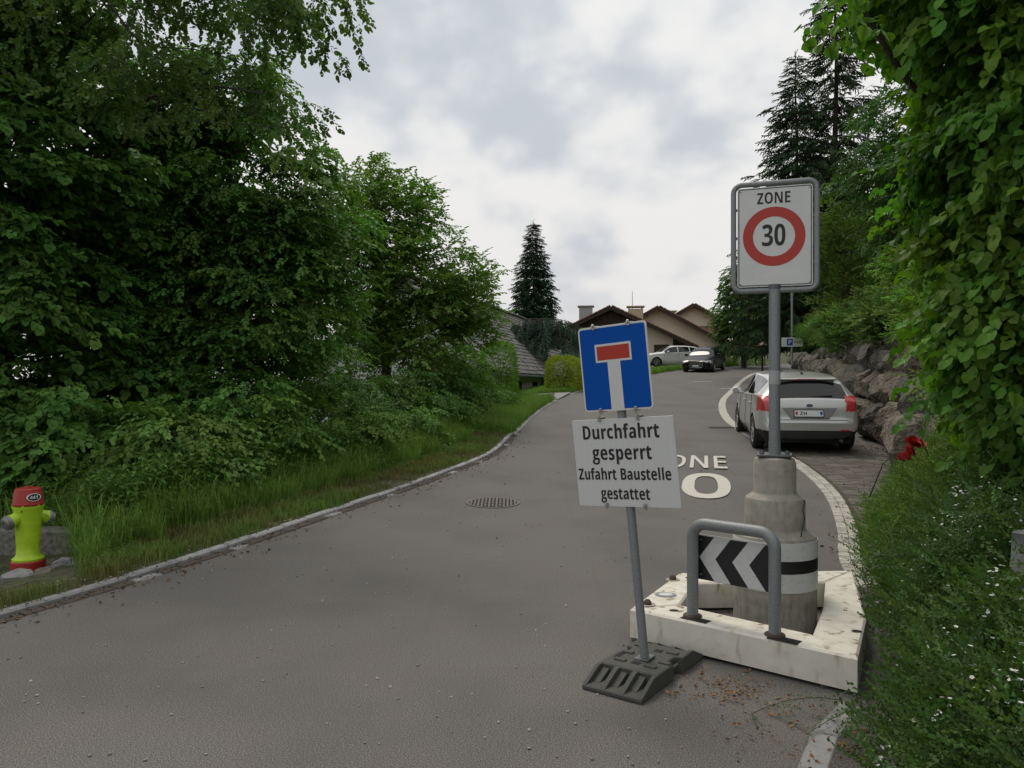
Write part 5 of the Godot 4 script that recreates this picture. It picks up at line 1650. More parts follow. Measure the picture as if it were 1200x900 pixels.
func verge_plants() -> void:
	var a := []; var ac := PackedColorArray()
	var b := []; var bc := PackedColorArray()
	var c := []; var cc := PackedColorArray()
	var patch := FastNoiseLite.new()
	patch.seed = 31
	patch.frequency = 0.5
	for i in 15000:
		var d := 3.0 + 21.0 * pow(rng.randf(), 1.3)
		var e := 0.12 + 1.5 * pow(rng.randf(), 0.8)
		var x: float = left_of(d) - e
		var n := patch.get_noise_2d(x * 1.5, d * 1.5)
		if rng.randf() > 0.55 + n * 1.0 + 0.25 * smoothstep(0.4, 1.0, e): continue
		if _by_hydrant(x, d): continue
		a.append(Transform3D(turned(rng.randf() * TAU, 0, 0, rng.randf_range(0.5, 1.3)), on(x, d)))
		var dry := clampf(0.62 - n * 0.9 + rng.randf_range(-0.2, 0.2) - 0.3 * smoothstep(0.5, 1.1, e), 0.0, 1.0)
		ac.append(tinted(Color(0.133, 0.255, 0.048).lerp(Color(0.17, 0.14, 0.06), dry), 0.25))
	for i in 17000:
		var d := 4.5 + 21.0 * pow(rng.randf(), 1.25)
		var e := 0.55 + 2.4 * rng.randf()
		if d < 17.0 and e < 0.9 + 0.4 * patch.get_noise_2d(d * 2.0, 3.0): continue
		if d >= 17.0: e -= 0.5
		var x: float = left_of(d) - e
		if _by_hydrant(x, d): continue
		b.append(Transform3D(turned(rng.randf() * TAU, rng.randf_range(-0.1, 0.1), 0, rng.randf_range(0.6, 1.4) * (0.7 + 0.7 * smoothstep(0.8, 1.6, e))), on(x, d, -0.02)))
		bc.append(tinted(Color(0.17, 0.29, 0.06), 0.3))
	for i in 1500:
		var d := 6.5 + 17.0 * pow(rng.randf(), 1.1)
		var e := 1.35 + 1.5 * rng.randf()
		var x: float = left_of(d) - e
		if _by_hydrant(x, d): continue
		c.append(Transform3D(turned(rng.randf() * TAU, 0, 0, rng.randf_range(0.7, 1.3)), on(x, d, -0.03)))
		cc.append(tinted(Color(0.124, 0.245, 0.051), 0.25))
	# the lawn by the drive and the grass beside the black car
	for i in 5200:
		var d := 23.5 + 12.0 * rng.randf()
		var e := 0.1 + 2.8 * rng.randf()
		var x: float = left_of(d) - e
		if d > 25.9 and d < 29.0 and e < 1.6: continue
		a.append(Transform3D(turned(rng.randf() * TAU, 0, 0, rng.randf_range(1.0, 2.0)), on(x, d)))
		ac.append(tinted(Color(0.195, 0.334, 0.056), 0.2))
	for i in 5200:
		var d := 36.0 + 18.0 * rng.randf()
		var e := 0.05 + 4.5 * rng.randf()
		a.append(Transform3D(turned(rng.randf() * TAU, 0, 0, rng.randf_range(1.6, 3.2)), on(left_of(d) - e, d)))
		ac.append(tinted(Color(0.167, 0.314, 0.051), 0.25))
	tag(scatter("short_grass", S.short_grass, M.grass, self, a, ac), "short patchy grass, partly dry, behind the kerb and on the lawns", "grass")
	tag(scatter("tall_grass", S.grass, M.grass, self, b, bc), "tall green grass along the left verge", "grass")
	tag(scatter("undergrowth", S.nettle, M.leaf, self, c, cc), "nettles and weeds standing in the tall grass of the left verge", "undergrowth")
	# litter: dry leaves and grit along the kerb and by the foot plate
	var st := begin()
	st.set_color(Color.WHITE)
	leaf_into(st, Vector3.ZERO, Vector3.RIGHT, Vector3.UP, 0.035, 0.02, 0.3, 0.25)
	var dry_leaf := made(st)
	var l := []; var lc := PackedColorArray()
	for i in 900:
		var d := 2.4 + 14.0 * pow(rng.randf(), 1.4)
		var x: float = left_of(d) + 0.05 + absf(rng.randfn()) * 0.22
		if i % 3 == 0: x = left_of(d) - rng.randf() * 0.8
		if i % 40 == 0: x = lerpf(left_of(d), right_of(d), rng.randf())
		l.append(Transform3D(turned(rng.randf() * TAU, rng.randf_range(-0.2, 0.2), rng.randf() * 6.0, rng.randf_range(0.4, 1.1)), on(x, d, 0.012)))
		lc.append(tinted(Color(0.16, 0.11, 0.06), 0.5))
	for i in 420:
		var p := Vector2(1.12, 4.02) + Vector2(rng.randfn() * 0.16, rng.randfn() * 0.12)
		if i % 2: p = Vector2(1.5, 3.45) + Vector2(rng.randfn() * 0.3, rng.randfn() * 0.18)
		l.append(Transform3D(turned(rng.randf() * TAU, rng.randf_range(-0.2, 0.2), rng.randf() * 6.0, rng.randf_range(0.25, 0.75)), on(p.x, p.y, 0.014)))
		lc.append(tinted(Color(0.22, 0.115, 0.045), 0.6))
	for i in 2600:  # dark crumbs added to stand in for the kerb side's dirt and shade
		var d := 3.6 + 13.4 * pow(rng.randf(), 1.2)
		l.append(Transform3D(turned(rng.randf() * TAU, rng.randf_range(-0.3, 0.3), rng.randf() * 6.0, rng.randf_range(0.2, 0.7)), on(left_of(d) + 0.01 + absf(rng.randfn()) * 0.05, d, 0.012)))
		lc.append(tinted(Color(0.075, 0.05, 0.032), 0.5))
	for i in 260:
		var p := Vector2(1.2 + rng.randf() * 0.9, 4.6 + rng.randf() * 0.8)
		l.append(Transform3D(turned(rng.randf() * TAU, rng.randf_range(-0.2, 0.2), rng.randf() * 6.0, rng.randf_range(0.4, 1.2)), on(p.x, p.y, 0.014)))
		lc.append(tinted(Color(0.1, 0.06, 0.03), 0.5))
	for i in 700:
		var d := 7.0 + 9.0 * rng.randf()
		l.append(Transform3D(turned(rng.randf() * TAU, rng.randf_range(-0.2, 0.2), rng.randf() * 6.0, rng.randf_range(0.4, 1.3)), on(foot_of(d) - absf(rng.randfn()) * 0.3, d, 0.03)))
		lc.append(tinted(Color(0.14, 0.1, 0.055), 0.5))
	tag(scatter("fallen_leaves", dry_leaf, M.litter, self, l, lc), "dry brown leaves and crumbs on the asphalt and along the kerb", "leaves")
	var g := []; var gc := PackedColorArray()
	var pebble := rock(900, Vector3(1, 0.7, 1.2))
	for i in 1300:
		var d := 2.3 + 10.0 * pow(rng.randf(), 1.6)
		var x: float = lerpf(left_of(d), right_of(d), rng.randf())
		if i % 2: x = left_of(d) - rng.randf() * 0.5
		var k := rng.randf_range(0.003, 0.009) * (1.0 if i % 2 == 0 else 1.5)
		g.append(Transform3D(turned(rng.randf() * TAU, 0, 0, k), on(x, d, 0.004)))
		gc.append(Color(1, 0.97, 0.92) * rng.randf_range(0.12, 0.42))
	tag(scatter("gravel", pebble, M.litter, self, g, gc), "grit and small pale stones scattered on the road and verge", "gravel")

func _by_hydrant(x: float, d: float) -> bool:
	return x < -d * 0.555 and d < 8.1 and left_of(d) - x > 0.36

# ------------------------------------------------------------------ vehicles
func cars() -> void:
	var p := Vector3(5.84, 0, -16.25)
	p.y = rise(16.25)
	var s := car("parked_car", "silver hatchback parked on the right beside the boulder wall, seen from behind", p, deg_to_rad(-10.0), 0.05, HATCH, M.silver,
		{"axles": [-1.30, 1.35], "windows": [[-0.72, 0.18], [0.27, 0.98], [1.04, 1.58]], "back": [1.78, 2.05], "front": [-0.95, -0.25], "lamps": Vector4(1.72, 0.78, 1.06, 0.63), "headlights": Vector4(-1.85, 0.58, 0.78, 0.45), "plastic": 0.43, "mirror": -0.5, "handles": [0.05, 0.92], "seams": [-0.78, 0.22, 1.06]})
	# details of its tail
	var st := begin()
	prism(st, Transform3D(Basis(Vector3.RIGHT, -0.3), Vector3(0, 0.755, 2.162)), PackedVector2Array([Vector2(-0.48, 0.095), Vector2(0.48, 0.095), Vector2(0.33, -0.105), Vector2(-0.33, -0.105)]), -0.03, 0.004, 0.003)
	build(st, "recess_shade_panel", M.silver_shade, s)  # proud panel; its darker silver paints the shade of a recess
	licence_plate(s, Transform3D(Basis(Vector3.RIGHT, -0.3), Vector3(-0.02, 0.745, 2.176)), 0.5, 0.115, "ZH")
	st = begin()
	disc(st, Transform3D(Basis(Vector3.RIGHT, -0.45), Vector3(0, 0.885, 2.128)), 0.0, 0.04, -0.01, 0.006, 24, 1.9)
	var badge := build(st, "badge", M.chrome, s)
	st = begin()
	disc(st, Transform3D(Basis(Vector3.RIGHT, -0.45), Vector3(0, 0.885, 2.128)), 0.0, 0.033, 0.0, 0.008, 24, 2.0)
	build(st, "badge_field", M.badge_blue, badge)
	st = begin()
	box(st, Vector3(0, 0.35, 2.19), Vector3(1.24, 0.13, 0.06), 0.02)
	box(st, Vector3(0, 0.30, 2.19), Vector3(0.8, 0.07, 0.05), 0.015)
	build(st, "diffuser", M.black_plastic, s)
	for q in [-1.0, 1.0]:
		st = begin()
		box(st, Vector3(q * 0.6, 0.445, 2.216), Vector3(0.16, 0.03, 0.012), 0.005)
		build(st, "reflector", M.tail_red, s)
		st = begin()
		disc(st, Transform3D(Basis(), Vector3(q * 0.76, 0.9, 2.075)), 0.0, 0.028, 0.0, 0.008, 14)
		build(st, "reversing_lamp", M.headlamp, s)
	st = begin()
	box(st, Vector3(0, 1.372, 1.74), Vector3(1.06, 0.05, 0.2), 0.022, Basis(Vector3.RIGHT, 0.14))
	build(st, "roof_spoiler", M.silver, s)
	st = begin()
	box(st, Vector3(0, 1.36, 1.835), Vector3(0.34, 0.014, 0.02), 0.004)
	build(st, "brake_light", M.tail_red, s)
	st = begin()
	box(st, Vector3(0.2, 1.055, 2.02), Vector3(0.44, 0.022, 0.02), 0.006, Basis(Vector3.BACK, 0.06))
	build(st, "rear_wiper", M.black_plastic, s)
	st = begin()
	lathe(st, Transform3D(Basis(Vector3.RIGHT, -0.35), Vector3(0, 1.44, 1.35)), [Vector2(0.03, 0.0), Vector2(0.02, 0.03), Vector2(0.006, 0.05), Vector2(0.004, 0.12), Vector2(0.001, 0.121)], 10)
	build(st, "roof_aerial", M.black_plastic, s)
	st = begin()
	lathe(st, Transform3D(Basis(Vector3.RIGHT, PI / 2), Vector3(0.55, 0.25, 2.0)), [Vector2(0.03, 0.0), Vector2(0.03, 0.16), Vector2(0.024, 0.16), Vector2(0.024, 0.08), Vector2(0.001, 0.08)], 14)
	build(st, "exhaust_pipe", M.steel, s)
	st = begin()
	box(st, Vector3(0, 0.628, 2.186), Vector3(1.32, 0.012, 0.02), 0.003)
	build(st, "tailgate_seam", M.black_plastic, s)
	# black estate at the top of the road, facing down it
	p = Vector3(11.75, rise(46.5), -46.9)
	var b := car("parked_car", "black estate car parked facing downhill at the top of the road", p, deg_to_rad(153.5), -0.065, WAGON, M.black_paint,
		{"axles": [-1.42, 1.38], "windows": [[-0.6, 0.3], [0.4, 1.12], [1.2, 1.75]], "back": [1.82, 2.12], "front": [-0.9, -0.1], "lamps": Vector4(1.95, 0.76, 0.98, 0.62), "headlights": Vector4(-2.06, 0.58, 0.72, 0.42), "plastic": 0.3, "mirror": -0.45, "handles": [0.12, 1.05], "seams": [-0.7, 0.35, 1.18], "mirror_mat": M.black_paint})
	st = begin()
	prism(st, Transform3D(Basis(Vector3.UP, PI), Vector3(0, 0.51, -2.37)), PackedVector2Array([Vector2(-0.42, 0.16), Vector2(0.42, 0.16), Vector2(0.36, -0.2), Vector2(-0.36, -0.2)]), -0.04, 0.012, 0.004)
	var grille := build(st, "grille", M.dark_hole, b)
	for k in 6:
		st = begin()
		box(st, Vector3(0, 0.36 + k * 0.055, -2.386), Vector3(0.7, 0.013, 0.012), 0.003)
		build(st, "bar", M.steel, grille)
	st = begin()
	tube(st, [Vector3(-0.42, 0.67, -2.385), Vector3(0.42, 0.67, -2.385), Vector3(0.36, 0.31, -2.385), Vector3(-0.36, 0.31, -2.385), Vector3(-0.42, 0.67, -2.385)], [0.014], 6)
	build(st, "grille_frame", M.chrome, grille)
	for q in [-1.0, 1.0]:
		st = begin()
		box(st, Vector3(q * 0.58, 0.37, -2.345), Vector3(0.26, 0.12, 0.06), 0.02)
		build(st, "air_intake", M.dark_hole, b)
	licence_plate(b, Transform3D(Basis(Vector3.UP, PI), Vector3(0, 0.42, -2.39)), 0.36, 0.1, "")
	for q in [-1.0, 1.0]:
		st = begin()
		tube(st, [Vector3(q * 0.56, 1.39, -0.1), Vector3(q * 0.565, 1.44, 0.2), Vector3(q * 0.55, 1.44, 1.4), Vector3(q * 0.54, 1.38, 1.65)], [0.016], 6)
		build(st, "roof_rail", M.steel, b)
	# white car across behind it
	p = on(10.75, 52.2, 0.0)
	p.y = 2.72
	car("parked_car", "white car standing sideways on the grass behind the black estate", p, deg_to_rad(100.0), 0.0, HATCH, M.white_paint,
		{"axles": [-1.30, 1.35], "windows": [[-0.72, 0.18], [0.27, 0.98], [1.05, 1.5]], "back": [1.78, 2.03], "front": [-0.95, -0.25], "lamps": Vector4(1.62, 0.80, 1.03, 0.60), "headlights": Vector4(-1.85, 0.58, 0.78, 0.45), "plastic": 0.3, "mirror": -0.5, "handles": [0.05, 0.92], "seams": [-0.78, 0.22, 1.06]})

# ------------------------------------------------------------------ signs and street furniture
func zone_sign() -> void:
	var foot := Vector3(1.735, 0.0, -5.08)
	var st := begin()
	# the stepped concrete foot
	var c := thing("concrete_post_foot", "stepped round concrete foot with black and white reflective band", "post foot", foot, 0.4)
	st = begin()
	lathe(st, Transform3D(), [Vector2(0.262, -0.05), Vector2(0.262, 0.585), Vector2(0.252, 0.612), Vector2(0.198, 0.648), Vector2(0.192, 0.66), Vector2(0.192, 0.83), Vector2(0.184, 0.852), Vector2(0.14, 0.884), Vector2(0.135, 0.9), Vector2(0.135, 1.075), Vector2(0.124, 1.11), Vector2(0.08, 1.125), Vector2(0.0, 1.128)], 48, 0.35)
	build(st, "block", M.concrete, c)
	for k in 3:
		st = begin()
		var y: float = [0.285, 0.405, 0.485][k]; var y2: float = [0.4046, 0.4846, 0.598][k]
		lathe(st, Transform3D(), [Vector2(0.2635, y), Vector2(0.2665, y + 0.0005), Vector2(0.2665, y2 - 0.0005), Vector2(0.2635, y2)], 48, 0.35)
		build(st, ["white_band", "black_band", "white_band"][k], [M.band_white, M.sign_black, M.band_white][k], c)
	st = begin()
	box(st, Vector3(0.27, 0.44, 0.0), Vector3(0.035, 0.34, 0.06), 0.006, Basis(Vector3.UP, 0.0))
	build(st, "band_clamp", M.sign_black, c)
	st = begin()
	var crack := [Vector3(0, 0.85, 0), Vector3(0.03, 0.79, 0), Vector3(0.005, 0.74, 0), Vector3(0.022, 0.69, 0), Vector3(0.045, 0.655, 0), Vector3(0.09, 0.63, 0)]
	for i in crack.size() - 1:
		var P := func(v: Vector3) -> Vector3:
			var a := 1.05 + v.x / 0.19
			var r := 0.1925 if v.y > 0.655 else 0.1925 + (0.655 - v.y) * 1.4
			return Vector3(cos(a) * r, v.y, sin(a) * r)
		tube(st, [P.call(crack[i]), P.call(crack[i + 1])], [0.0035], 4)
	build(st, "crack", M.dark_hole, c)
	# pole with its flange, frame and plate
	var z := thing("speed_zone_sign", "white ZONE 30 sign with red ring in a tubular frame", "road sign", foot + Vector3(0, 1.128, 0), deg_to_rad(-19.0))
	st = begin()
	tube(st, [Vector3(0, 0, 0), Vector3(0, 1.12, 0)], [0.036], 20)
	tube(st, [Vector3(0, 0.0, 0), Vector3(0, 0.09, 0)], [0.038], 20)
	build(st, "pole", M.galvanised, z)
	st = begin()
	prism(st, Transform3D(Basis(Vector3.RIGHT, -PI / 2), Vector3.ZERO), rounded(0.22, 0.2, 0.02), 0.0, 0.012, 0.003)
	var fl := build(st, "flange", M.galvanised_dark, z)
	for q in [[-1, -1], [1, -1], [1, 1], [-1, 1]]:
		st = begin()
		lathe(st, Transform3D(Basis(), Vector3(q[0] * 0.08, 0.012, q[1] * 0.07)), [Vector2(0.014, 0), Vector2(0.014, 0.012), Vector2(0.0, 0.014)], 6, 0.4)
		build(st, "bolt", M.galvanised_dark, fl)
	st = begin()
	tube(st, [Vector3(0, 0.47, 0), Vector3(0, 0.56, 0)], [0.0372], 20, false)
	build(st, "sticker", plain(lin(0.36, 0.38, 0.38), 0.6), z)
	var mid := Vector3(0.0, 1.446, 0.0)
	var smaller := Transform3D(Basis().scaled(Vector3.ONE * 0.944), mid * (1.0 - 0.944))
	st = begin()
	var outline := rounded(0.552, 0.752, 0.055, 6)
	var path := []
	for q in outline: path.append(Vector3(q.x, q.y, 0) + mid)
	path.append(path[0])
	tube(st, path, [0.019], 12, false)
	build(st, "frame", M.galvanised, z, smaller)
	st = begin()
	tube(st, [Vector3(0, 1.08, 0), Vector3(0, 1.11, 0)], [0.042], 16)
	for s in [-1.0, 1.0]:
		for y in [-0.2, 0.0, 0.2]: box(st, mid + Vector3(s * 0.2595, y, 0.0), Vector3(0.02, 0.02, 0.012), 0.003)
		for x in [-0.12, 0.12]: box(st, mid + Vector3(x, s * 0.36, 0.0), Vector3(0.02, 0.024, 0.012), 0.003)
	build(st, "clamps", M.galvanised_dark, z, smaller)
	var face := Transform3D(Basis(), mid)
	st = begin()
	prism(st, face, rounded(0.5, 0.7, 0.02), -0.004, 0.012, 0.002)
	var plate := build(st, "plate", M.sign_white, z, smaller)
	st = begin()
	var o1 := rounded(0.484, 0.684, 0.014, 4); var o2 := rounded(0.473, 0.673, 0.01, 4)
	for i in o1.size():
		var j := (i + 1) % o1.size()
		quad(st, mid + Vector3(o1[i].x, o1[i].y, 0.0132), mid + Vector3(o1[j].x, o1[j].y, 0.0132), mid + Vector3(o2[j].x, o2[j].y, 0.0132), mid + Vector3(o2[i].x, o2[i].y, 0.0132))
	build(st, "border_line", M.sign_black, plate)
	st = begin()
	disc(st, Transform3D(Basis(), mid + Vector3(-0.005, 0.0, 0.0122)), 0.139, 0.207, 0.0, 0.0012, 72)
	build(st, "red_ring", M.sign_red, plate)
	lettering("ZONE", 0.078, 0.22, M.sign_black, plate, Transform3D(Basis(), mid + Vector3(-0.005, 0.268, 0.0128)), true)
	lettering("30", 0.148, 0.155, M.sign_black, plate, Transform3D(Basis(), mid + Vector3(-0.005, 0.005, 0.0128)), true)
	for q in [[-1, -1], [1, -1], [1, 1], [-1, 1]]:
		st = begin()
		lathe(st, Transform3D(Basis(Vector3.RIGHT, PI / 2), mid + Vector3(q[0] * 0.228, q[1] * 0.327, 0.012)), [Vector2(0.008, 0), Vector2(0.006, 0.004), Vector2(0, 0.005)], 10)
		build(st, "screw", M.steel, plate)

func island() -> void:
	var t := thing("concrete_island_frame", "white painted low concrete frame round the sign foot on the road", "traffic island", Vector3(1.55, 0.0, -4.8))
	var outer := [Vector2(0.735, 4.80), Vector2(1.236, 5.70), Vector2(2.56, 5.78), Vector2(2.12, 4.60), Vector2(1.767, 3.93)]
	var inner := [Vector2(1.064, 4.88), Vector2(1.293, 5.42), Vector2(2.22, 5.45), Vector2(1.95, 4.82), Vector2(1.682, 4.305)]
	var flat := Transform3D(Basis(Vector3.RIGHT, -PI / 2), Vector3(-1.55, 0, 4.8))   # polygon x, distance; thick upwards
	for k in 5:
		var l := (k + 1) % 5
		var p := PackedVector2Array([outer[k], outer[l], inner[l], inner[k]])
		var c: Vector2 = (p[0] + p[1] + p[2] + p[3]) * 0.25
		for i in 4: p[i] = p[i] + (c - p[i]).normalized() * 0.002
		var st := begin()
		prism(st, flat, p, 0.02, 0.20, 0.012)
		build(st, "beam", M.white_concrete, t)
	var top := 0.2005
	# slots, holes and caps on top: [x, distance, kind]
	for q in [[1.07, 4.58, 0], [1.47, 4.22, 0], [1.0, 4.75, 1], [1.95, 4.35, 1], [1.28, 5.55, 1], [1.7, 5.58, 1], [0.86, 4.88, 2], [1.15, 5.5, 2], [1.02, 5.1, 3]]:
		var st := begin()
		var p := Vector3(float(q[0]) - 1.55, top, 4.8 - float(q[1]))
		if q[2] == 0:
			box(st, p + Vector3(0.02, 0, 0.01), Vector3(0.17, 0.003, 0.075), 0.0, Basis(Vector3.UP, -0.72))
			build(st, "slot", M.dark_hole, t)
		elif q[2] == 1:
			disc(st, Transform3D(Basis(Vector3.RIGHT, -PI / 2), p), 0.0, 0.022, 0.0, 0.002, 20, 1.3)
			build(st, "hole", M.dark_hole, t)
		elif q[2] == 2:
			disc(st, Transform3D(Basis(Vector3.RIGHT, -PI / 2), p), 0.0, 0.05, 0.0, 0.003, 24)
			var ring_ := build(st, "socket_ring", M.concrete, t)
			st = begin()
			lathe(st, Transform3D(Basis(), p), [Vector2(0.026, 0.002), Vector2(0.024, 0.02), Vector2(0.014, 0.032), Vector2(0, 0.034)], 20)
			build(st, "lifting_bolt", M.rust, ring_)
		else:
			disc(st, Transform3D(Basis(Vector3.RIGHT, -PI / 2), p), 0.0, 0.06, 0.0, 0.003, 24, 1.2)
			var cap := build(st, "reflector_ring", M.galvanised, t)
			st = begin()
			disc(st, Transform3D(Basis(Vector3.RIGHT, -PI / 2), p), 0.0, 0.035, 0.0, 0.006, 20, 1.3)
			build(st, "reflector", M.sign_white, cap)
	# feet that hold the frame off the ground
	for q in [[0.84, 4.82], [1.72, 4.1], [2.3, 5.6], [1.35, 5.58]]:
		var st := begin()
		box(st, Vector3(float(q[0]) - 1.55, 0.011, 4.8 - float(q[1])), Vector3(0.18, 0.022, 0.12), 0.004)
		build(st, "pad", M.rubber, t)
	# brown leaves and soil lie inside; the hoop with the chevron board
	var a := Vector3(1.09, 0.2, -4.64); var b := Vector3(1.465, 0.2, -4.285)
	var yaw := atan2(b.z - a.z, b.x - a.x)
	var h := thing("guard_rail_hoop", "grey galvanised hoop standing on the white concrete frame", "guard rail", a, -yaw)
	var span := a.distance_to(b)
	var path := [Vector3(0, -0.0, 0)]
	for i in 9:
		var q := PI - PI / 2 * i / 8.0
		path.append(Vector3(0.09 + cos(q) * 0.09, 0.475 + sin(q) * 0.09, 0))
	for i in 9:
		var q := PI / 2 - PI / 2 * i / 8.0
		path.append(Vector3(span - 0.09 + cos(q) * 0.09, 0.475 + sin(q) * 0.09, 0))
	path.append(Vector3(span, 0, 0))
	var st := begin()
	tube(st, path, [0.034], 18)
	build(st, "tube", M.galvanised, h)
	for x in [0.0, span]:
		st = begin()
		lathe(st, Transform3D(Basis(), Vector3(x, 0.001, 0)), [Vector2(0.058, 0.0), Vector2(0.055, 0.008), Vector2(0.036, 0.012)], 18)
		build(st, "collar", M.rust, h)
	var board := thing("chevron_board", "black board with two white chevrons pointing left", "road sign", a + Vector3(0, 0.2, 0), -yaw)
	var mid := Vector3(span * 0.5, 0.155, -0.042)
	st = begin()
	prism(st, Transform3D(Basis(), mid), rounded(span + 0.02, 0.27, 0.008), -0.006, 0.0, 0.001)
	build(st, "panel", M.sign_black, board)
	for x in [-0.235, -0.02]:
		st = begin()
		var q := PackedVector2Array([Vector2(x, 0), Vector2(x + 0.1, 0.133), Vector2(x + 0.205, 0.133), Vector2(x + 0.105, 0), Vector2(x + 0.205, -0.133), Vector2(x + 0.1, -0.133)])
		prism(st, Transform3D(Basis(), mid), q, 0.0, 0.0012)
		build(st, "chevron", M.band_white, board)
	st = begin()
	prism(st, Transform3D(Basis(), mid + Vector3(0, 0.134, 0)), PackedVector2Array([Vector2(-span * 0.5, -0.004), Vector2(span * 0.5, -0.004), Vector2(span * 0.5, 0.004), Vector2(-span * 0.5, 0.004)]), -0.005, 0.0014)
	build(st, "edge_strip", M.band_white, board)
	for q in [[-1, -1], [1, -1], [1, 1], [-1, 1]]:
		st = begin()
		lathe(st, Transform3D(Basis(Vector3.RIGHT, PI / 2), mid + Vector3(q[0] * 0.225, q[1] * 0.105, 0.0)), [Vector2(0.006, 0), Vector2(0.005, 0.003), Vector2(0, 0.004)], 8)
		build(st, "rivet", M.steel, board)

func dead_end_sign() -> void:
	# the rubber foot plate, x along its length
	var plate := thing("foot_plate", "dark grey recycled rubber foot plate with ramped ends under the leaning sign", "sign foot", Vector3(0.741, 0.0, -4.255), atan2(0.65, 0.47))
	var st := begin()
	# block in the middle with waists, two ramped ends
	prism(st, Transform3D(Basis(Vector3.RIGHT, -PI / 2), Vector3.ZERO), PackedVector2Array([Vector2(-0.22, -0.172), Vector2(-0.02, -0.172), Vector2(0.0, -0.13), Vector2(0.09, -0.13), Vector2(0.11, -0.172), Vector2(0.22, -0.172), Vector2(0.22, 0.172), Vector2(0.11, 0.172), Vector2(0.09, 0.13), Vector2(0.0, 0.13), Vector2(-0.02, 0.172), Vector2(-0.22, 0.172)]), 0.004, 0.092, 0.006)
	build(st, "block", M.rubber, plate)
	for s in [-1.0, 1.0]:
		st = begin()
		box(st, Vector3(s * 0.312, 0.014, 0), Vector3(0.18, 0.022, 0.344), 0.004)
		build(st, "ramp_base", M.rubber, plate)
		for k in 4:
			st = begin()
			var zc := -0.1615 + k * 0.1077
			var poly := PackedVector2Array([Vector2(0.222, 0.026), Vector2(0.396, 0.026), Vector2(0.252, 0.09), Vector2(0.222, 0.09)])
			if s < 0.0:
				for i in 4: poly[i].x = -poly[i].x
			var half := 0.0105 if k in [0, 3] else 0.013
			prism(st, Transform3D(Basis(), Vector3(0, 0, zc)), poly, -half, half, 0.002)
			build(st, "rib", M.rubber, plate)
		for k in 3:
			st = begin()
			var zc := -0.1077 + k * 0.1077
			var poly := PackedVector2Array([Vector2(0.222, 0.026), Vector2(0.33, 0.026), Vector2(0.222, 0.07)])
			if s < 0.0:
				for i in 3: poly[i].x = -poly[i].x
			prism(st, Transform3D(Basis(), Vector3(0, 0, zc)), poly, -0.038, 0.0, 0.0)
			build(st, "pocket_web", M.rubber, plate)
	for q in [[-0.13, -0.09], [-0.13, 0.09], [0.13, 0.1], [0.14, -0.1], [-0.04, 0.13], [0.0, -0.11]]:
		st = begin()
		box(st, Vector3(q[0], 0.096, q[1]), Vector3(0.032, 0.012, 0.07), 0.004)
		build(st, "stacking_pad", M.rubber, plate)
	for q in [[-0.12, 0.0, 0.04, 0.05], [0.12, 0.02, 0.045, 0.045], [0.06, -0.04, 0.03, 0.05], [-0.06, -0.13, 0.09, 0.028]]:
		st = begin()
		box(st, Vector3(q[0], 0.0925, q[1]), Vector3(q[2], 0.003, q[3]), 0.0)
		build(st, "socket_hole", M.dark_hole, plate)
	st = begin()
	box(st, Vector3(0.035, 0.058, 0.152), Vector3(0.09, 0.014, 0.016), 0.004)
	build(st, "handle", M.rubber, plate)
	# sign on its leaning pole
	var t := thing("dead_end_sign", "leaning pole with square blue dead end sign", "road sign", Vector3(0.728, 0.093, -4.22))
	t.basis = Basis(Vector3.BACK, deg_to_rad(5.3)) * Basis(Vector3.UP, deg_to_rad(-38.0))
	st = begin()
	tube(st, [Vector3(0, 0.0, 0), Vector3(0, 1.84, 0)], [0.0245], 16)
	build(st, "pole", M.galvanised, t)
	st = begin()
	box(st, Vector3(0, 0.006, 0), Vector3(0.09, 0.012, 0.09), 0.003)
	build(st, "pole_socket", M.galvanised_dark, t)
	var m1 := Vector3(0, 1.605, 0.034)
	st = begin()
	prism(st, Transform3D(Basis(), m1), rounded(0.43, 0.47, 0.022), -0.006, 0.0, 0.001)
	var p1 := build(st, "plate", M.sign_white, t)
	st = begin()
	prism(st, Transform3D(Basis(), m1), rounded(0.41, 0.45, 0.015), 0.0, 0.001)
	build(st, "blue_field", M.sign_blue, p1)
	st = begin()
	prism(st, Transform3D(Basis(), m1), PackedVector2Array([Vector2(-0.04, -0.235), Vector2(0.04, -0.235), Vector2(0.04, 0.035), Vector2(0.113, 0.035), Vector2(0.113, 0.135), Vector2(-0.113, 0.135), Vector2(-0.113, 0.035), Vector2(-0.04, 0.035)]), 0.0, 0.0022)
	build(st, "white_stem", M.sign_white, p1)
	st = begin()
	prism(st, Transform3D(Basis(), m1), PackedVector2Array([Vector2(-0.101, 0.047), Vector2(0.101, 0.047), Vector2(0.101, 0.123), Vector2(-0.101, 0.123)]), 0.0, 0.0034)
	build(st, "red_bar", M.sign_red, p1)
	var clamp_ := func(p: Vector3, parent: Node3D) -> void:
		var cs := begin()
		box(cs, p, Vector3(0.016, 0.036, 0.012), 0.004)
		box(cs, p + Vector3(0, 0, -0.03), Vector3(0.016, 0.016, 0.06), 0.004)
		lathe(cs, Transform3D(Basis(Vector3.RIGHT, PI / 2), p + Vector3(0, 0.004, 0.008)), [Vector2(0.008, 0), Vector2(0.007, 0.006), Vector2(0, 0.007)], 8)
		build(cs, "clamp", M.steel, parent)
	for x in [-0.11, 0.11]:
		clamp_.call(m1 + Vector3(x, 0.233, 0.006), t)
		clamp_.call(m1 + Vector3(x, -0.233, 0.006), t)
	st = begin()
	box(st, m1 + Vector3(0, 0.215, -0.028), Vector3(0.26, 0.025, 0.02), 0.004)
	box(st, m1 + Vector3(0, -0.215, -0.028), Vector3(0.26, 0.025, 0.02), 0.004)
	build(st, "rail", M.galvanised_dark, t)
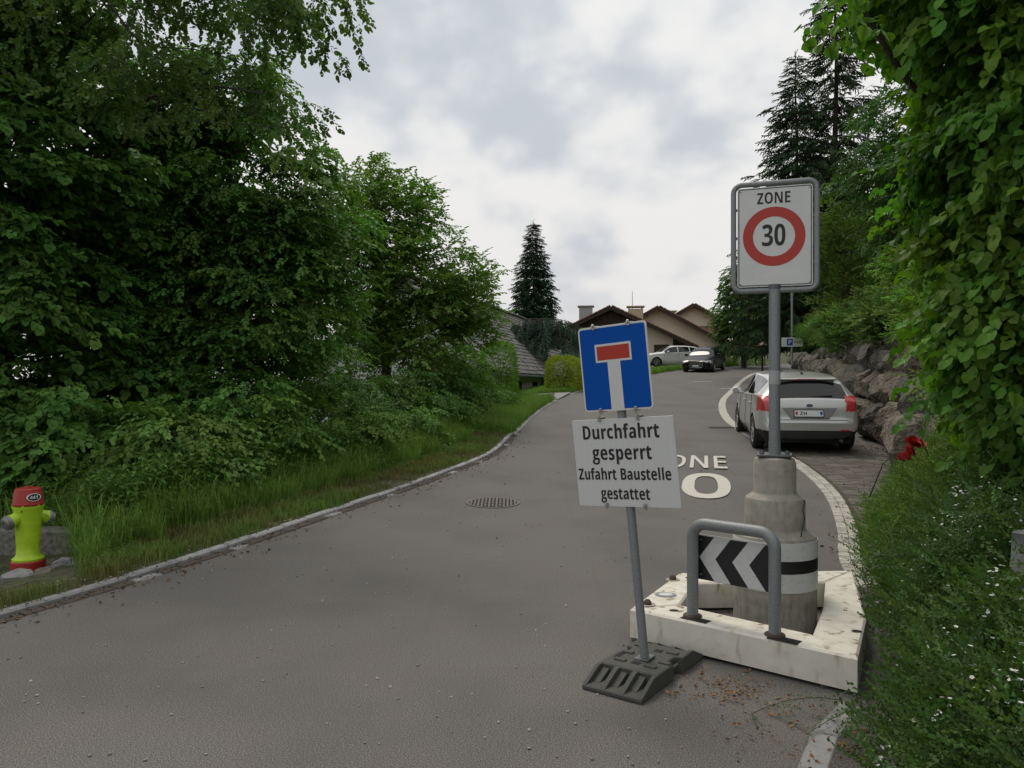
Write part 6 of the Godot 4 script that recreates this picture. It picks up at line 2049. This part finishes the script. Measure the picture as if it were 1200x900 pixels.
	var b := thing("text_board", "white board reading Durchfahrt gesperrt Zufahrt Baustelle gestattet on the leaning pole", "road sign", t.position)
	b.basis = t.basis
	var m2 := Vector3(0.005, 1.085, 0.034)
	st = begin()
	prism(st, Transform3D(Basis(), m2), rounded(0.63, 0.485, 0.006), -0.006, 0.0, 0.001)
	var p2 := build(st, "plate", M.board_white, b)
	var lines := [["Durchfahrt", 0.165, 0.076, 0.475], ["gesperrt", 0.05, 0.076, 0.37], ["Zufahrt Baustelle", -0.068, 0.062, 0.575], ["gestattet", -0.175, 0.062, 0.305]]
	for l in lines:
		lettering(l[0], l[2], l[3], M.sign_black, p2, Transform3D(Basis(), m2 + Vector3(-0.012, float(l[1]) + 0.004, 0.0012)), true)
	for x in [-0.13, 0.11]:
		clamp_.call(m2 + Vector3(x, 0.246, 0.006), b)
		clamp_.call(m2 + Vector3(x, -0.236, 0.006), b)
	st = begin()
	box(st, m2 + Vector3(0, 0.22, -0.028), Vector3(0.28, 0.025, 0.02), 0.004)
	box(st, m2 + Vector3(0, -0.22, -0.028), Vector3(0.28, 0.025, 0.02), 0.004)
	build(st, "rail", M.galvanised_dark, b)

func hydrant() -> void:
	var p := at(33, 671, 7.2)
	var y := ground(p.x, 7.2)
	var t := thing("fire_hydrant", "yellow-green fire hydrant with red cap and red base", "hydrant", Vector3(p.x, p.y + 0.015, p.z), 0.0)
	var st := begin()
	lathe(st, Transform3D(), [Vector2(0.0, -0.05), Vector2(0.142, -0.05), Vector2(0.142, 0.095), Vector2(0.132, 0.108), Vector2(0.125, 0.11)], 32, 0.5)
	build(st, "base", M.hydrant_red, t)
	st = begin()
	lathe(st, Transform3D(), [Vector2(0.133, 0.1085), Vector2(0.134, 0.125), Vector2(0.112, 0.142), Vector2(0.098, 0.165), Vector2(0.097, 0.25), Vector2(0.106, 0.42), Vector2(0.116, 0.54), Vector2(0.124, 0.585), Vector2(0.13, 0.6), Vector2(0.13, 0.615), Vector2(0.11, 0.618)], 32, 0.7)
	build(st, "body", M.hydrant_yellow, t)
	st = begin()
	lathe(st, Transform3D(), [Vector2(0.128, 0.6195), Vector2(0.13, 0.635), Vector2(0.124, 0.65), Vector2(0.115, 0.745), Vector2(0.112, 0.75), Vector2(0.11, 0.768), Vector2(0.096, 0.779), Vector2(0.03, 0.782), Vector2(0.028, 0.795), Vector2(0, 0.796)], 32, 0.5)
	var cap := build(st, "cap", M.hydrant_red, t)
	# the number plate
	var nb := Transform3D(Basis(Vector3.UP, 0.95) * Basis(Vector3.RIGHT, -0.08), Vector3(0.0, 0.69, 0.0))
	st = begin()
	disc(st, nb * Transform3D(Basis(), Vector3(0, 0, 0.121)), 0.0, 0.036, -0.02, 0.003, 28, 1.65)
	var np := build(st, "number_plate", M.plate_white, cap)
	st = begin()
	disc(st, nb * Transform3D(Basis(), Vector3(0, 0, 0.124)), 0.0, 0.03, -0.02, 0.001, 28, 1.7)
	build(st, "plate_field", M.sign_black, cap)
	lettering("441", 0.03, 0.066, M.plate_white, cap, nb * Transform3D(Basis(), Vector3(0, 0, 0.1258)), true)
	for a in [2.07, -0.93]:   # two outlets, pointing outwards and down
		var dir := Vector3(cos(a), -0.38, sin(a)).normalized()
		var o := Transform3D(Basis(Quaternion(Vector3.UP, dir)), Vector3(0, 0.545, 0))
		st = begin()
		lathe(st, o, [Vector2(0.06, 0.06), Vector2(0.058, 0.13), Vector2(0.062, 0.16), Vector2(0.064, 0.172)], 24, 0.6)
		var arm := build(st, "outlet", M.hydrant_yellow, t)
		st = begin()
		lathe(st, o, [Vector2(0.066, 0.172), Vector2(0.07, 0.178), Vector2(0.07, 0.195), Vector2(0.066, 0.2), Vector2(0.06, 0.203), Vector2(0.06, 0.222), Vector2(0.05, 0.228), Vector2(0.022, 0.23), Vector2(0.02, 0.22), Vector2(0, 0.219)], 24, 0.4)
		build(st, "outlet_cap", M.steel_dull, arm)
	st = begin()
	lathe(st, Transform3D(Basis(Vector3.RIGHT, PI / 2), Vector3(0.015, 0.575, 0.118)), [Vector2(0.009, 0), Vector2(0.007, 0.008), Vector2(0, 0.009)], 8)
	build(st, "bolt", M.rust, t)
	for k in 6:
		var a := TAU * k / 6.0 + 0.3
		st = begin()
		lathe(st, Transform3D(Basis(), Vector3(cos(a) * 0.124, 0.6, sin(a) * 0.124)), [Vector2(0.011, 0.0), Vector2(0.011, 0.026), Vector2(0.0, 0.028)], 6, 0.4)
		build(st, "flange_bolt", M.hydrant_yellow, t)
	# concrete block behind it
	var b0 := at(-40, 661, 7.9); var b1 := at(107, 658, 7.75)
	var q := (b0 + b1) * 0.5
	var blk := thing("concrete_block", "weathered low concrete block wall behind the hydrant", "concrete block", Vector3(q.x, q.y, q.z), -atan2(b1.z - b0.z, b1.x - b0.x))
	st = begin()
	box(st, Vector3(0, 0.14, -0.1), Vector3(b0.distance_to(b1), 0.4, 0.24), 0.022)
	build(st, "block", M.concrete_old, blk)
	# stones in front
	var n := 0
	for s in [[18.0, 696.0, 6.75, 0.17, "largest pale stone in front of the hydrant's base"], [52.0, 690.0, 6.8, 0.1, "small brownish stone right of the largest pale one"], [78.0, 676.0, 7.1, 0.16, "flat stone right of the hydrant base"], [60.0, 668.0, 7.35, 0.12, "flat stone slab between hydrant and concrete block"], [100.0, 668.0, 7.3, 0.13, "stone half sunk in grass below the block's end"]]:
		var sp := at(s[0], s[1], s[2])
		sp.y = maxf(sp.y - 0.02, ground(sp.x, -sp.z) + 0.01)
		var o := put(rock(500 + n, Vector3(1.0, 0.48, 0.8) * float(s[3])), "stone", M.granite[0] if n % 2 == 0 else M.boulder[2], self, Transform3D(Basis(Vector3.UP, n * 1.3), sp))
		tag(o, s[4], "stone", "stones round the hydrant")
		n += 1

func small_things() -> void:
	# parking board far up on its pole
	var d := 31.0
	var p := at(928, 401, d)
	var foot := on(p.x, d)
	var t := thing("parking_board", "white board with blue P on a slim pole at the bend", "road sign", foot, -0.15)
	var top := at(928, 322, d).y - foot.y
	var st := begin()
	tube(st, [Vector3(0, -0.2, 0), Vector3(0, top, 0)], [0.04], 10)
	build(st, "pole", M.galvanised, t)
	st = begin()
	var m := Vector3(0.0, p.y - foot.y, 0.05)
	prism(st, Transform3D(Basis(), m), rounded(0.82, 0.37, 0.03), -0.01, 0.0, 0.004)
	var b := build(st, "board", M.sign_white, t)
	st = begin()
	prism(st, Transform3D(Basis(), m + Vector3(-0.09, 0, 0)), rounded(0.23, 0.26, 0.02), 0.0, 0.003)
	build(st, "blue_square", M.sign_blue, b)
	lettering("P", 0.17, 0.11, M.sign_white, b, Transform3D(Basis(), m + Vector3(-0.09, 0, 0.0036)), true)
	lettering("Privat", 0.1, 0.29, M.sign_black, b, Transform3D(Basis(), m + Vector3(0.21, 0, 0.002)), true)
	# small brown box with a roof by the bend
	p = at(898, 414, 38.0)
	foot = on(p.x, 38.0)
	var s := thing("letterbox_stand", "small red-brown roofed box on posts at the bend behind the pole", "letterbox", Vector3(foot.x, p.y - 0.2, foot.z), 0.2)
	for x in [-0.22, 0.22]:
		st = begin()
		box(st, Vector3(x, -0.25, 0), Vector3(0.07, 0.9, 0.07), 0.01)
		build(st, "post", M.brown_wood, s)
	st = begin()
	box(st, Vector3(0, 0.38, 0), Vector3(0.56, 0.42, 0.4), 0.015)
	build(st, "box", M.brown_wood, s)
	for q in [-1.0, 1.0]:
		st = begin()
		box(st, Vector3(q * 0.19, 0.68, 0), Vector3(0.46, 0.04, 0.56), 0.01, Basis(Vector3.BACK, -q * 0.5))
		build(st, "roof_panel", M.clay, s)
	# rough granite post at the right edge
	p = at(1224, 800, 3.55)
	var g := thing("granite_post", "rough grey granite post at the right edge in the ground cover", "post", Vector3(p.x, 0.05, p.z), 0.3)
	st = begin()
	var n := FastNoiseLite.new()
	n.seed = 3
	n.frequency = 6.0
	st.set_smooth_group(1)
	var rows := []
	for i in 11:
		var y := 0.86 * i / 10.0
		var row := []
		for k in 24:
			var a := TAU * k / 24.0
			var m_ := pow(pow(absf(cos(a)), 6.0) + pow(absf(sin(a)), 6.0), -1.0 / 6.0)
			var v := Vector3(cos(a) * 0.11 * m_, y, sin(a) * 0.1 * m_)
			row.append(v * Vector3(1, 1, 1) + Vector3(cos(a), 0, sin(a)) * 0.012 * n.get_noise_3dv(v * 2.0) + Vector3(0, 0.012 * n.get_noise_2d(k, 3) if i == 10 else 0.0, 0))
		rows.append(row)
	for i in 10:
		for k in 24: quad(st, rows[i][k], rows[i + 1][k], rows[i + 1][(k + 1) % 24], rows[i][(k + 1) % 24])
	for k in 24: tri(st, Vector3(0, 0.862, 0), rows[10][k], rows[10][(k + 1) % 24])
	build(st, "shaft", M.granite[0], g)
